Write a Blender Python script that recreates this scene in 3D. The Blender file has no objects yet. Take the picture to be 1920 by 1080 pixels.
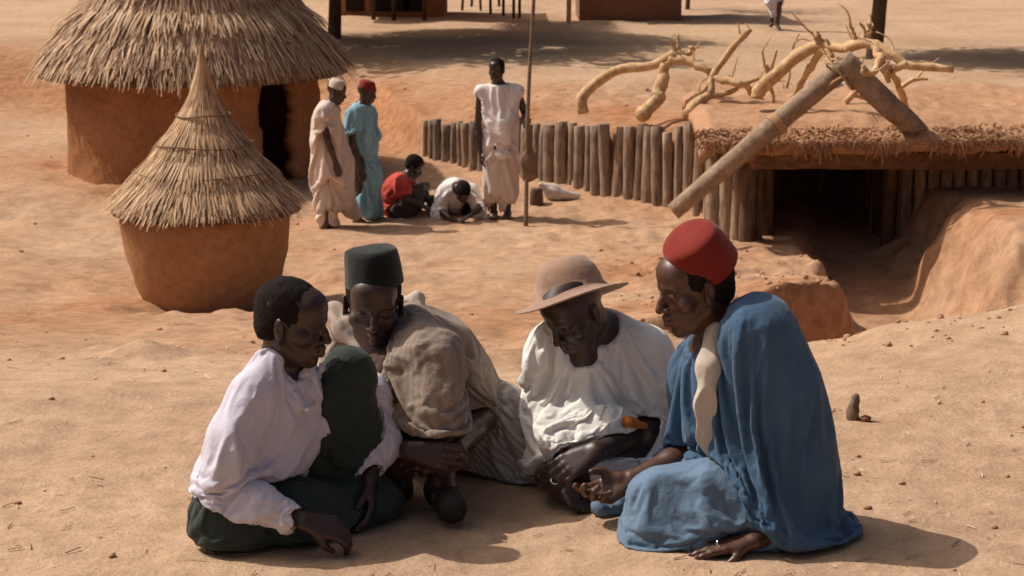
import bpy, math, random
import numpy as np
from mathutils import Vector, Matrix
random.seed(7)
R_ = math.radians
# ------------------------------------------------------------------ camera, sky, sun, exposure
S = bpy.context.scene
COL = S.collection
CAMZ = 1.7; PITCH = R_(11.7); F = 3500.0
cd = bpy.data.cameras.new("camera"); cam = bpy.data.objects.new("camera", cd); COL.objects.link(cam)
cam.location = (0, 0, CAMZ); cam.rotation_euler = (math.pi/2 - PITCH, 0, 0)
cd.sensor_width = 36.0; cd.lens = F/1920*36; cd.clip_start = 0.1; cd.clip_end = 2000
cd.dof.use_dof = True; cd.dof.focus_distance = 5.3; cd.dof.aperture_fstop = 12.0
S.camera = cam
W = bpy.data.worlds.new("World"); S.world = W; W.use_nodes = True
SUN_EL, SUN_AZ = 50.0, 19.0            # elevation; degrees behind the picture's left
wn = W.node_tree.nodes; wl = W.node_tree.links
bg = wn.get("Background") or wn.new("ShaderNodeBackground")
sky = wn.new("ShaderNodeTexSky"); sky.sky_type = 'NISHITA'; sky.sun_disc = False
sdir = Vector((-math.cos(R_(SUN_EL))*math.cos(R_(SUN_AZ)), math.cos(R_(SUN_EL))*math.sin(R_(SUN_AZ)), math.sin(R_(SUN_EL))))
sky.sun_elevation = R_(SUN_EL); sky.sun_rotation = math.atan2(sdir.x, sdir.y)
sky.dust_density = 9.0; sky.air_density = 0.7; sky.ozone_density = 0.3
wl.new(sky.outputs[0], bg.inputs[0]); bg.inputs[1].default_value = 0.095
sl = bpy.data.lights.new("sun", 'SUN'); sl.energy = 4.6; sl.angle = R_(0.5); sl.color = (1.0, 0.93, 0.84)
so = bpy.data.objects.new("sun", sl); COL.objects.link(so)
so.rotation_euler = sdir.to_track_quat('Z', 'Y').to_euler()
S.view_settings.view_transform = 'Standard'; S.view_settings.look = 'None'
S.view_settings.exposure = -0.27; S.view_settings.gamma = 1.0
S.render.resolution_x = 1024; S.render.resolution_y = 576

SA, CA = math.sin(PITCH), math.cos(PITCH)
def P(px, py, Y):
    cx = (px-960)/F; cy = (540-py)/F
    d = np.array([cx, CA+cy*SA, -SA+cy*CA])
    return np.array([0, 0, CAMZ]) + d*(Y/d[1])
# ------------------------------------------------------------------ objects
def tag(o, label=None, cat=None, group=None, kind=None):
    if label: o['label'] = label
    if cat: o['category'] = cat
    if group: o['group'] = group
    if kind: o['kind'] = kind
    return o
def thing(name, label, cat, loc, group=None):
    o = bpy.data.objects.new(name, None); COL.objects.link(o); o.location = [float(c) for c in loc]
    o.empty_display_size = 0.1
    return tag(o, label, cat, group)
def mesh_obj(name, V, Fc, mat, parent=None, smooth=True, loc=None):
    """V in WORLD coordinates; parented meshes keep their place (parents are only translated)"""
    V = np.asarray(V, dtype=np.float32).reshape(-1, 3)
    me = bpy.data.meshes.new(name)
    off = np.zeros(3)
    if parent is not None:
        p = parent
        while p is not None:
            off = off + np.array(p.location); p = p.parent
    elif loc is not None: off = np.array(loc)
    Vl = (V - off).astype(np.float32)
    if isinstance(Fc, np.ndarray):
        n = len(Fc); k = Fc.shape[1]
        me.vertices.add(len(V)); me.vertices.foreach_set('co', Vl.ravel())
        me.loops.add(n*k); me.loops.foreach_set('vertex_index', Fc.astype(np.int32).ravel())
        me.polygons.add(n); me.polygons.foreach_set('loop_start', np.arange(0, n*k, k, dtype=np.int32))
        me.update(calc_edges=True)
    else:
        me.from_pydata(Vl.tolist(), [], Fc)
    me.polygons.foreach_set('use_smooth', [smooth]*len(me.polygons))
    me.update()
    if mat is not None: me.materials.append(mat)
    o = bpy.data.objects.new(name, me); COL.objects.link(o)
    if parent is not None: o.parent = parent
    elif loc is not None: o.location = [float(c) for c in loc]
    return o
class MB:
    def __init__(s): s.v = []; s.f = []
    def add(s, V, Fc):
        b = len(s.v); s.v += [tuple(map(float, v)) for v in V]; s.f += [tuple(i+b for i in f) for f in Fc]
    def box(s, c, size, rot=None):
        c = np.array(c); hx, hy, hz = [a/2 for a in size]
        vs = [np.array([x, y, z]) for x in (-hx, hx) for y in (-hy, hy) for z in (-hz, hz)]
        if rot is not None: vs = [np.array(rot @ Vector(v)) for v in vs]
        s.add([c+v for v in vs], [(0, 1, 3, 2), (4, 6, 7, 5), (0, 4, 5, 1), (2, 3, 7, 6), (0, 2, 6, 4), (1, 5, 7, 3)])
    def tube(s, pts, radii, n=10, caps=True, rough=0.0, seed=0):
        rg = np.random.RandomState(seed)
        pts = [np.array(p, float) for p in pts]; m = len(pts)
        V = []; ref = None
        for i in range(m):
            t = pts[min(i+1, m-1)] - pts[max(i-1, 0)]; t /= np.linalg.norm(t)+1e-9
            if ref is None:
                ref = np.array([0, 0, 1.0]) if abs(t[2]) < 0.9 else np.array([1.0, 0, 0])
            a = np.cross(t, ref); a /= np.linalg.norm(a)+1e-9; b = np.cross(a, t); ref = b
            for j in range(n):
                th = 2*math.pi*j/n; rr = radii[i]*(1+rough*(rg.rand()-.5))
                V.append(pts[i] + (a*math.cos(th)+b*math.sin(th))*rr)
        Fc = [(i*n+j, i*n+(j+1) % n, (i+1)*n+(j+1) % n, (i+1)*n+j) for i in range(m-1) for j in range(n)]
        if caps: Fc += [tuple(range(n-1, -1, -1)), tuple((m-1)*n+j for j in range(n))]
        s.add(V, Fc)
    def lathe(s, c, prof, n=48, ax=None, rough=0.0, seed=0):
        """profile [(r, h)]; ax = 3x3 matrix columns (x, y, axis)"""
        rg = np.random.RandomState(seed)
        if ax is None: ax = np.eye(3)
        c = np.array(c); V = []
        for (r, h) in prof:
            for j in range(n):
                th = 2*math.pi*j/n; rr = r*(1+rough*(rg.rand()-.5))
                V.append(c + ax @ np.array([rr*math.cos(th), rr*math.sin(th), h]))
        m = len(prof)
        Fc = [(i*n+j, i*n+(j+1) % n, (i+1)*n+(j+1) % n, (i+1)*n+j) for i in range(m-1) for j in range(n)]
        s.add(V, Fc)
    def build(s, name, mat, parent=None, smooth=True, loc=None):
        return mesh_obj(name, np.array(s.v), s.f, mat, parent, smooth, loc)
def bez(pts, n=24):
    """Catmull-Rom through pts"""
    pts = [np.array(p, float) for p in pts]
    q = [2*pts[0]-pts[1]] + pts + [2*pts[-1]-pts[-2]]; out = []
    seg = len(pts)-1; per = max(2, n//seg)
    for i in range(seg):
        p0, p1, p2, p3 = q[i:i+4]
        for k in range(per):
            t = k/per
            out.append(.5*((2*p1)+(-p0+p2)*t+(2*p0-5*p1+4*p2-p3)*t*t+(-p0+3*p1-3*p2+p3)*t**3))
    out.append(pts[-1]); return out
# ------------------------------------------------------------------ noise
_rg = np.random.RandomState(3)
_tab = _rg.rand(64, 64, 64).astype(np.float32)*2-1
def vnoise(x, y, z):
    xi = np.floor(x).astype(int); yi = np.floor(y).astype(int); zi = np.floor(z).astype(int)
    fx = x-xi; fy = y-yi; fz = z-zi
    fx = fx*fx*(3-2*fx); fy = fy*fy*(3-2*fy); fz = fz*fz*(3-2*fz)
    a = xi & 63; b = yi & 63; c = zi & 63; a1 = (a+1) & 63; b1 = (b+1) & 63; c1 = (c+1) & 63
    T = _tab
    l = lambda u, v, t: u+(v-u)*t
    return l(l(l(T[a, b, c], T[a1, b, c], fx), l(T[a, b1, c], T[a1, b1, c], fx), fy),
             l(l(T[a, b, c1], T[a1, b, c1], fx), l(T[a, b1, c1], T[a1, b1, c1], fx), fy), fz)
def fbm(x, y, z, o=4):
    s = 0; a = 1.0
    for i in range(o):
        s = s + a*vnoise(x*2**i+i*7.3, y*2**i+i*3.1, z*2**i+i*5.7); a *= .5
    return s
# ------------------------------------------------------------------ materials
def new_mat(name):
    m = bpy.data.materials.new(name); m.use_nodes = True
    nt = m.node_tree; b = nt.nodes["Principled BSDF"]
    return m, nt, b
def ramp(nt, fac, stops):
    r = nt.nodes.new("ShaderNodeValToRGB"); e = r.color_ramp.elements
    while len(e) < len(stops): e.new(0.5)
    for i, (p, c) in enumerate(stops): e[i].position = p; e[i].color = (*c, 1) if len(c) == 3 else c
    nt.links.new(fac, r.inputs[0]); return r.outputs[0]
def noise_node(nt, scale, detail=4, rough=.55, vec=None, mapscale=None, dist=0):
    n = nt.nodes.new("ShaderNodeTexNoise"); n.inputs['Scale'].default_value = scale
    n.inputs['Detail'].default_value = detail; n.inputs['Roughness'].default_value = rough; n.inputs['Distortion'].default_value = dist
    tc = nt.nodes.new("ShaderNodeTexCoord"); src = tc.outputs['Object']
    if mapscale:
        mp = nt.nodes.new("ShaderNodeMapping"); mp.inputs['Scale'].default_value = mapscale
        nt.links.new(src, mp.inputs[0]); src = mp.outputs[0]
    nt.links.new(src, n.inputs['Vector']); return n.outputs['Fac']
def bump(nt, b, fac, strength, dist, prev=None):
    u = nt.nodes.new("ShaderNodeBump"); u.inputs['Strength'].default_value = strength; u.inputs['Distance'].default_value = dist
    nt.links.new(fac, u.inputs['Height'])
    if prev is not None: nt.links.new(prev, u.inputs['Normal'])
    nt.links.new(u.outputs[0], b.inputs['Normal']); return u.outputs[0]
def mixc(nt, fac, a, b, mode='MIX'):
    m = nt.nodes.new("ShaderNodeMix"); m.data_type = 'RGBA'; m.blend_type = mode
    for s_, v in ((m.inputs[0], fac), (m.inputs[6], a), (m.inputs[7], b)):
        if isinstance(v, (int, float)): s_.default_value = v
        elif isinstance(v, tuple): s_.default_value = (*v, 1)
        else: nt.links.new(v, s_)
    return m.outputs[2]
def mat_earth(name, c1, c2, c3, bs=.5):
    m, nt, b = new_mat(name)
    n1 = noise_node(nt, .9, 6, .6); n2 = noise_node(nt, 14, 6, .65); n3 = noise_node(nt, 90, 3, .6)
    c = ramp(nt, n1, [(.3, c1), (.55, c2), (.75, c3)])
    g = ramp(nt, n2, [(.25, (.66, .62, .58)), (.6, (1.06, 1.05, 1.04))])
    c = mixc(nt, .8, c, g, 'MULTIPLY')
    g3 = ramp(nt, n3, [(.25, (.78, .76, .74)), (.6, (1.05, 1.05, 1.05))])
    c = mixc(nt, .6, c, g3, 'MULTIPLY')
    nt.links.new(c, b.inputs['Base Color']); b.inputs['Roughness'].default_value = .95
    b.inputs['Specular IOR Level'].default_value = .1
    p = bump(nt, b, n2, bs, .03); bump(nt, b, n3, bs*.8, .006, p)
    return m
def mat_cloth(name, col, var=.12, rough=.85, bs=.35, sheen=.1, stripes=None, ws=420):
    m, nt, b = new_mat(name)
    n1 = noise_node(nt, 5, 5, .6); n2 = noise_node(nt, 38, 5, .6); n3 = noise_node(nt, ws, 2, .5)
    lo = tuple(c*(1-var*1.8) for c in col); hi = tuple(min(1, c*(1+var)) for c in col)
    c = ramp(nt, n1, [(.3, lo), (.65, hi)])
    c = mixc(nt, .35, c, ramp(nt, n2, [(.3, (.88, .88, .88)), (.6, (1.03, 1.03, 1.03))]), 'MULTIPLY')
    if stripes:
        (scale, rotv, dark) = stripes
        w = nt.nodes.new("ShaderNodeTexWave"); w.inputs['Scale'].default_value = scale; w.inputs['Distortion'].default_value = 1.2
        w.inputs['Detail'].default_value = 2; w.inputs['Detail Scale'].default_value = .6
        tc = nt.nodes.new("ShaderNodeTexCoord"); mp = nt.nodes.new("ShaderNodeMapping"); mp.inputs['Rotation'].default_value = rotv
        nt.links.new(tc.outputs['Object'], mp.inputs[0]); nt.links.new(mp.outputs[0], w.inputs['Vector'])
        c = mixc(nt, 1.0, c, ramp(nt, w.outputs['Fac'], [(.35, (dark, dark, dark)), (.7, (1, 1, 1))]), 'MULTIPLY')
    nt.links.new(c, b.inputs['Base Color']); b.inputs['Roughness'].default_value = rough
    b.inputs['Specular IOR Level'].default_value = .2
    b.inputs['Sheen Weight'].default_value = sheen; b.inputs['Sheen Roughness'].default_value = .5
    p = bump(nt, b, n2, bs, .012); bump(nt, b, n3, .25, .0015, p)
    return m
def mat_skin(name, col=(.055, .026, .016)):
    m, nt, b = new_mat(name)
    n1 = noise_node(nt, 16, 5, .6); n3 = noise_node(nt, 260, 3, .6)
    c = ramp(nt, n1, [(.3, tuple(k*.9 for k in col)), (.7, tuple(k*1.1 for k in col))])
    nt.links.new(c, b.inputs['Base Color'])
    r = ramp(nt, n1, [(.3, (.36,)*3), (.7, (.50,)*3)]); nt.links.new(r, b.inputs['Roughness'])
    b.inputs['Specular IOR Level'].default_value = .5
    b.inputs['Coat Weight'].default_value = .06; b.inputs['Coat Roughness'].default_value = .3; b.inputs['Subsurface Weight'].default_value = .06; b.inputs['Subsurface Radius'].default_value = (.02, .008, .004)
    bump(nt, b, n3, .3, .0012)
    return m
def mat_wood(name, c1, c2, sc=(14, 14, 2.0), bs=.6):
    m, nt, b = new_mat(name)
    n1 = noise_node(nt, 1.6, 6, .65, mapscale=sc, dist=.6); n2 = noise_node(nt, 7, 5, .6)
    oi = nt.nodes.new("ShaderNodeObjectInfo")
    c = ramp(nt, n1, [(.32, c1), (.68, c2)])
    c = mixc(nt, .6, c, ramp(nt, n2, [(.3, (.55, .52, .5)), (.6, (1.1, 1.08, 1.05))]), 'MULTIPLY')
    c = mixc(nt, .75, c, ramp(nt, oi.outputs['Random'], [(0, (.62, .56, .52)), (.5, (.95, .95, .95)), (1, (1.25, 1.12, 1.0))]), 'MULTIPLY')
    nt.links.new(c, b.inputs['Base Color']); b.inputs['Roughness'].default_value = .85
    b.inputs['Specular IOR Level'].default_value = .2
    p = bump(nt, b, n1, bs, .02); bump(nt, b, n2, bs*.6, .01, p)
    return m
def mat_straw(name, c1, c2, c3):
    m, nt, b = new_mat(name)
    g = nt.nodes.new("ShaderNodeNewGeometry"); n = noise_node(nt, 3, 5, .6)
    c = ramp(nt, g.outputs['Random Per Island'], [(0, c1), (.5, c2), (1, c3)])
    c = mixc(nt, .7, c, ramp(nt, n, [(.3, (.6, .56, .52)), (.65, (1.08, 1.05, 1.0))]), 'MULTIPLY')
    nt.links.new(c, b.inputs['Base Color']); b.inputs['Roughness'].default_value = .75
    b.inputs['Specular IOR Level'].default_value = .25
    n2 = noise_node(nt, 60, 3, .6); bump(nt, b, n2, .4, .004)
    return m
def mat_plain(name, col, rough=.8, var=.2, sc=20, spec=.3, metal=0):
    m, nt, b = new_mat(name); n = noise_node(nt, sc, 5, .6)
    c = ramp(nt, n, [(.3, tuple(k*(1-var) for k in col)), (.7, tuple(min(1, k*(1+var)) for k in col))])
    nt.links.new(c, b.inputs['Base Color']); b.inputs['Roughness'].default_value = rough
    b.inputs['Specular IOR Level'].default_value = spec; b.inputs['Metallic'].default_value = metal
    bump(nt, b, n, .3, .005); return m
# ------------------------------------------------------------------ sculpting on a distance grid
def smin(a, b, k):
    if k <= 0: return np.minimum(a, b)
    h = np.maximum(k-np.abs(a-b), 0)/k
    return np.minimum(a, b)-h*h*k*.25
def frame(f, u):
    """columns: person's right, forward, up"""
    f = np.array(f, float); f /= np.linalg.norm(f); u = np.array(u, float); u = u-f*np.dot(u, f); u /= np.linalg.norm(u)
    return np.stack([np.cross(f, u), f, u], axis=1)
FOLD = 1.9
class Vol:
    def __init__(s, lo, hi, h):
        s.h = h; s.lo = np.array(lo, float)
        n = np.ceil((np.array(hi)-s.lo)/h).astype(int)+1
        s.ax = [(s.lo[i]+h*np.arange(n[i])).astype(np.float32) for i in range(3)]
        s.F = np.full(n, 1.0, np.float32); s.n = n
        s.M = None; s.c = None                         # optional local frame for primitives
    def local(s, c=None, M=None, sc=1.0):
        s.c = None if c is None else np.array(c, float); s.M = M; s.sc = sc
    def w(s, p):
        p = np.array(p, float)
        return p if s.c is None else s.c + s.M @ (p*s.sc)
    def _sub(s, lo, hi, pad):
        i0 = np.clip(np.floor((lo-pad-s.lo)/s.h).astype(int), 0, s.n); i1 = np.clip(np.ceil((hi+pad-s.lo)/s.h).astype(int)+1, 0, s.n)
        if (i1 <= i0).any(): return None
        sl_ = tuple(slice(a, b) for a, b in zip(i0, i1))
        X = s.ax[0][sl_[0]][:, None, None]; Y = s.ax[1][sl_[1]][None, :, None]; Z = s.ax[2][sl_[2]][None, None, :]
        return sl_, X, Y, Z
    def _apply(s, sl_, d, k, op):
        if op == 'add': s.F[sl_] = smin(s.F[sl_], d, k)
        elif op == 'sub':
            s.F[sl_] = -smin(-s.F[sl_], d, k)
            if getattr(s, 'F0', None) is not None: s.F0[sl_] = -smin(-s.F0[sl_], d, k)
        elif op == 'and': s.F[sl_] = -smin(-s.F[sl_], -d, k)
    def cone(s, a, b, ra, rb=None, k=.02, op='add', flat=None):
        """round cone; flat=(axis, factor) thins the section along axis"""
        if rb is None: rb = ra
        a = s.w(a); b = s.w(b)
        if s.c is not None: ra, rb = ra*s.sc, rb*s.sc
        r = max(ra, rb)*(max(1, flat[1]) if flat else 1)
        g = s._sub(np.minimum(a, b)-r, np.maximum(a, b)+r, k+3*s.h)
        if g is None: return
        sl_, X, Y, Z = g; ba = b-a; L = float(ba@ba)+1e-12
        px, py, pz = X-np.float32(a[0]), Y-np.float32(a[1]), Z-np.float32(a[2])
        t = np.clip((px*ba[0]+py*ba[1]+pz*ba[2])/L, 0, 1)
        qx, qy, qz = px-t*ba[0], py-t*ba[1], pz-t*ba[2]
        if flat:
            u = np.array(flat[0], float)
            if s.M is not None: u = s.M @ u
            u /= np.linalg.norm(u); f = flat[1]
            du = qx*u[0]+qy*u[1]+qz*u[2]; e = 1/f-1
            qx, qy, qz = qx+du*e*u[0], qy+du*e*u[1], qz+du*e*u[2]
            d = (np.sqrt(qx*qx+qy*qy+qz*qz)-(ra+(rb-ra)*t))*min(1, f)
        else: d = np.sqrt(qx*qx+qy*qy+qz*qz)-(ra+(rb-ra)*t)
        s._apply(sl_, d.astype(np.float32), k, op)
    def chain(s, pts, radii, k=.02, op='add', flat=None):
        for i in range(len(pts)-1): s.cone(pts[i], pts[i+1], radii[i], radii[i+1], k, op, flat)
    def ball(s, c, r, k=.02, op='add'): s.cone(c, c, r, r, k, op)
    def ell(s, c, rad, k=.02, op='add', M=None):
        c = s.w(c); rad = np.array(rad, float)*(s.sc if s.c is not None else 1)
        if M is None: M = s.M if s.M is not None else np.eye(3)
        elif s.M is not None: M = s.M @ M
        r = rad.max(); g = s._sub(c-r, c+r, k+3*s.h)
        if g is None: return
        sl_, X, Y, Z = g; px, py, pz = X-c[0], Y-c[1], Z-c[2]
        l = [px*M[0, i]+py*M[1, i]+pz*M[2, i] for i in range(3)]
        k0 = np.sqrt((l[0]/rad[0])**2+(l[1]/rad[1])**2+(l[2]/rad[2])**2)
        k1 = np.sqrt((l[0]/rad[0]**2)**2+(l[1]/rad[1]**2)**2+(l[2]/rad[2]**2)**2)
        d = k0*(k0-1)/(k1+1e-9)
        s._apply(sl_, d.astype(np.float32), k, op)
    def plane(s, p, n, k=.01):
        """cut away what lies on the +n side"""
        p = s.w(p); n = np.array(n, float)
        if s.M is not None: n = s.M @ n
        n /= np.linalg.norm(n)
        X = s.ax[0][:, None, None]; Y = s.ax[1][None, :, None]; Z = s.ax[2][None, None, :]
        d = ((X-p[0])*n[0]+(Y-p[1])*n[1]+(Z-p[2])*n[2]).astype(np.float32)
        s.F = -smin(-s.F, -d, k)
        if getattr(s, 'F0', None) is not None: s.F0 = -smin(-s.F0, -d, k)
    def near(s, band=.05):
        idx = np.where(np.abs(s.F) < band)
        return idx, s.ax[0][idx[0]], s.ax[1][idx[1]], s.ax[2][idx[2]]
    def displace(s, fn, band=.05):
        idx, x, y, z = s.near(band); s.F[idx] -= fn(x, y, z).astype(np.float32)
    def wrinkle(s, d, across, along, amp, seed=0, c=None, r=None, sharp=True):
        s.keep(); s._wrinkle(d, across, along, amp, seed, c, r, sharp)
    def _wrinkle(s, d, across, along, amp, seed, c, r, sharp):
        """folds running along d; limited to a ball (c, r) when given"""
        d = np.array(d, float); d /= np.linalg.norm(d)
        def fn(x, y, z):
            t = x*d[0]+y*d[1]+z*d[2]
            g = 1/across; e = (1/along-1/across)
            wv = .45*across
            wx = vnoise(x/.2+seed, y/.2, z/.2)*wv; wz = vnoise(x/.2, y/.2+seed, z/.2+9)*wv
            X = (x+wx)*g+t*e*d[0]+seed*3.7; Y = y*g+t*e*d[1]+seed*1.9; Z = (z+wz)*g+t*e*d[2]
            n = vnoise(X, Y, Z)
            if sharp: n = (.75-2*np.abs(n))*.6+.6*vnoise(X*.5+11, Y*.5, Z*.5)
            n = n*amp
            if c is not None:
                q = ((x-c[0])**2+(y-c[1])**2+(z-c[2])**2)/(r*r); n = n*np.clip(1.6*(1-q), 0, 1)
            return n
        s.displace(fn, .05)
    def hit(s, px, py):
        o = np.array([0, 0, CAMZ]); d = P(px, py, 1.0)-o
        ys = np.arange(s.lo[1]-.02, s.ax[1][-1], s.h*.5)
        p = o[None]+d[None]*ys[:, None]; i = np.round((p-s.lo)/s.h).astype(int)
        ok = ((i >= 0) & (i < s.n)).all(1); i = np.clip(i, 0, s.n-1)
        v = np.where(ok, s.F[i[:, 0], i[:, 1], i[:, 2]], 1)
        j = np.where(v < 0)[0]
        return (p[j[0]], d/np.linalg.norm(d)) if len(j) else (None, None)
    def fold(s, pts, w=.016, hgt=.012, k=.02, sign=1):
        """raise (sign 1) or sink (-1) a crease along a line of picture points lying on the surface"""
        s.keep(); hgt = hgt*FOLD; w = w*1.3; q = bez([(c[0], c[1], 0) for c in pts], 5*len(pts)); H = [s.hit(c[0], c[1])[0] for c in q]
        H = [(i/(len(q)-1), h) for i, h in enumerate(H) if h is not None]
        if len(H) < 3: return
        R = np.array([h for _, h in H]); pad = w*3
        g = s._sub(R.min(0), R.max(0), pad)
        if g is None: return
        sl_ = g[0]; sub_ = s.F[sl_]; idx = np.where(np.abs(sub_) < .05)
        x = g[1].ravel()[idx[0]]; y = g[2].ravel()[idx[1]]; z = g[3].ravel()[idx[2]]
        best = np.full(len(x), 9.0); tt = np.zeros(len(x))
        for (t0, a), (t1, b) in zip(H[:-1], H[1:]):
            ba = b-a; L = ba@ba
            if L > .0144 or L < 1e-9: continue
            t = np.clip(((x-a[0])*ba[0]+(y-a[1])*ba[1]+(z-a[2])*ba[2])/L, 0, 1)
            d = (x-a[0]-t*ba[0])**2+(y-a[1]-t*ba[1])**2+(z-a[2]-t*ba[2])**2
            m = d < best; best[m] = d[m]; tt[m] = (t0+t*(t1-t0))[m]
        d = np.sqrt(best); e = np.sin(np.pi*np.clip(tt*.92+.04, 0, 1))**.6
        pr = np.exp(-(d/(w*1.05))**1.5) if sign > 0 else np.exp(-(d/(w*.95))**1.25)
        sub_[idx] -= (sign*hgt*1.05*e*pr).astype(np.float32)
    def keep(s):
        if getattr(s, 'F0', None) is None: s.F0 = s.F.copy()
    def guard(s, body, gap=.005):
        """cloth never sinks into the body it was laid over"""
        F0 = s.F0; idx = np.where(F0 < .0)
        i = [np.round((s.ax[a][idx[a]]-body.lo[a])/body.h).astype(int) for a in range(3)]
        ok = np.ones(len(i[0]), bool)
        for a in range(3): ok &= (i[a] >= 0) & (i[a] < body.n[a])
        i = [np.clip(i[a], 0, body.n[a]-1) for a in range(3)]
        b = np.where(ok, body.F[i[0], i[1], i[2]], 1.0)-gap
        s.F[idx] = np.minimum(s.F[idx], np.maximum(b, F0[idx]))
    def mesh(s):
        F = s.F.copy(); F[0] = F[-1] = 1; F[:, 0] = F[:, -1] = 1; F[:, :, 0] = F[:, :, -1] = 1
        I = F < 0; n = F.shape
        cnt = np.zeros((n[0]-1, n[1]-1, n[2]-1), np.int8)
        for a in (0, 1):
            for b in (0, 1):
                for c in (0, 1): cnt += I[a:n[0]-1+a, b:n[1]-1+b, c:n[2]-1+c]
        act = (cnt > 0) & (cnt < 8); ci = np.argwhere(act)
        idm = np.full(act.shape, -1, np.int32); idm[act] = np.arange(len(ci))
        cor = [(a, b, c) for a in (0, 1) for b in (0, 1) for c in (0, 1)]
        val = np.stack([F[ci[:, 0]+a, ci[:, 1]+b, ci[:, 2]+c] for a, b, c in cor], 1)
        acc = np.zeros((len(ci), 3)); num = np.zeros(len(ci))
        for i in range(8):
            for j in range(i+1, 8):
                df = np.array(cor[j])-np.array(cor[i])
                if np.abs(df).sum() != 1: continue
                a, b = val[:, i], val[:, j]; m = (a < 0) != (b < 0)
                t = np.where(m, a/np.where(m, a-b, 1), 0)
                acc += m[:, None]*(np.array(cor[i])[None]+t[:, None]*df[None]); num += m
        V = s.lo+s.h*(ci+acc/num[:, None]); Q = []
        for axis in range(3):
            o1, o2 = [(1, 2), (2, 0), (0, 1)][axis]
            sl0 = [slice(None)]*3; sl1 = [slice(None)]*3; sl0[axis] = slice(0, -1); sl1[axis] = slice(1, None)
            ch = I[tuple(sl0)] != I[tuple(sl1)]; e = np.argwhere(ch)
            e = e[(e[:, o1] > 0) & (e[:, o2] > 0) & (e[:, o1] < n[o1]-1) & (e[:, o2] < n[o2]-1)]
            fl = I[tuple(sl0)][tuple(e.T)]
            def g(d1, d2):
                q = e.copy(); q[:, o1] -= d1; q[:, o2] -= d2; return idm[tuple(q.T)]
            a, b, c, d = g(1, 1), g(0, 1), g(0, 0), g(1, 0)
            q = np.stack([a, b, c, d], 1); q[~fl] = q[~fl][:, ::-1]; Q.append(q)
        return V, np.concatenate(Q)
    def build(s, name, mat, parent, smooth=True):
        V, Q = s.mesh(); return mesh_obj(name, V, Q, mat, parent, smooth)
# ------------------------------------------------------------------ materials used
M_ground = mat_earth("sandy_earth", (.40, .225, .13), (.47, .27, .16), (.52, .31, .19), .55)
M_mud = mat_earth("mud_wall", (.30, .135, .06), (.36, .17, .08), (.42, .21, .11), .35)
M_granary = mat_earth("granary_mud", (.36, .19, .095), (.42, .225, .115), (.47, .26, .145), .3)
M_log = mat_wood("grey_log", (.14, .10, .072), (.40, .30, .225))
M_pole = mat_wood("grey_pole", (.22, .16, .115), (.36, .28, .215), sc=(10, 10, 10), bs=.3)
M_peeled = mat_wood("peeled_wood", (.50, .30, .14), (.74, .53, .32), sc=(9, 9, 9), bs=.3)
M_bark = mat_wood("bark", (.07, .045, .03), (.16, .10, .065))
M_straw = mat_straw("straw", (.34, .205, .11), (.56, .37, .22), (.74, .53, .34))
M_straw2 = mat_straw("weathered_straw", (.26, .15, .085), (.50, .325, .195), (.74, .53, .36))
M_strawbase = mat_plain("thatch_under", (.17, .10, .055), .95, .35, 40)
M_dark = mat_plain("painted_interior_shade", (.02, .014, .009), .95)  # near-black colour standing in for the shade inside a hut
M_rope = mat_plain("rope", (.42, .27, .14), .9, .3, 80)
M_leaf = mat_straw("leaf", (.03, .06, .02), (.05, .09, .03), (.08, .12, .04))
# ------------------------------------------------------------------ ground
_by = np.array([-30, 6.4, 8, 10, 12, 14, 16, 18, 20, 24, 30, 60.])
_bz = np.array([0, 0, -.23, -.60, -1.0, -1.34, -1.53, -1.64, -1.68, -1.64, -1.7, -1.7])
_ry = np.array([-30, 7.4, 8.3, 9.6, 11.5, 14, 17, 18.3, 20, 24, 30, 60.])
_rz = np.array([0, .02, -.25, -1.35, -2.1, -2.3, -2.25, -2.0, -1.85, -1.66, -1.7, -1.7])
_lx = np.array([-60, -8, -4, -2.4, -1.7, -1.12, .26, 1.76, 2.4, 2.62, 2.66, 3.9, 3.94, 6, 14, 60.])
_ly = np.array([34, 31, 29.5, 27.6, 26, 24.35, 22.25, 20.45, 19.1, 19.0, 21.6, 21.6, 19.4, 19.0, 17, 14.])
def sst(a, b, x):
    t = np.clip((x-a)/(b-a), 0, 1); return t*t*(3-2*t)
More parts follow.
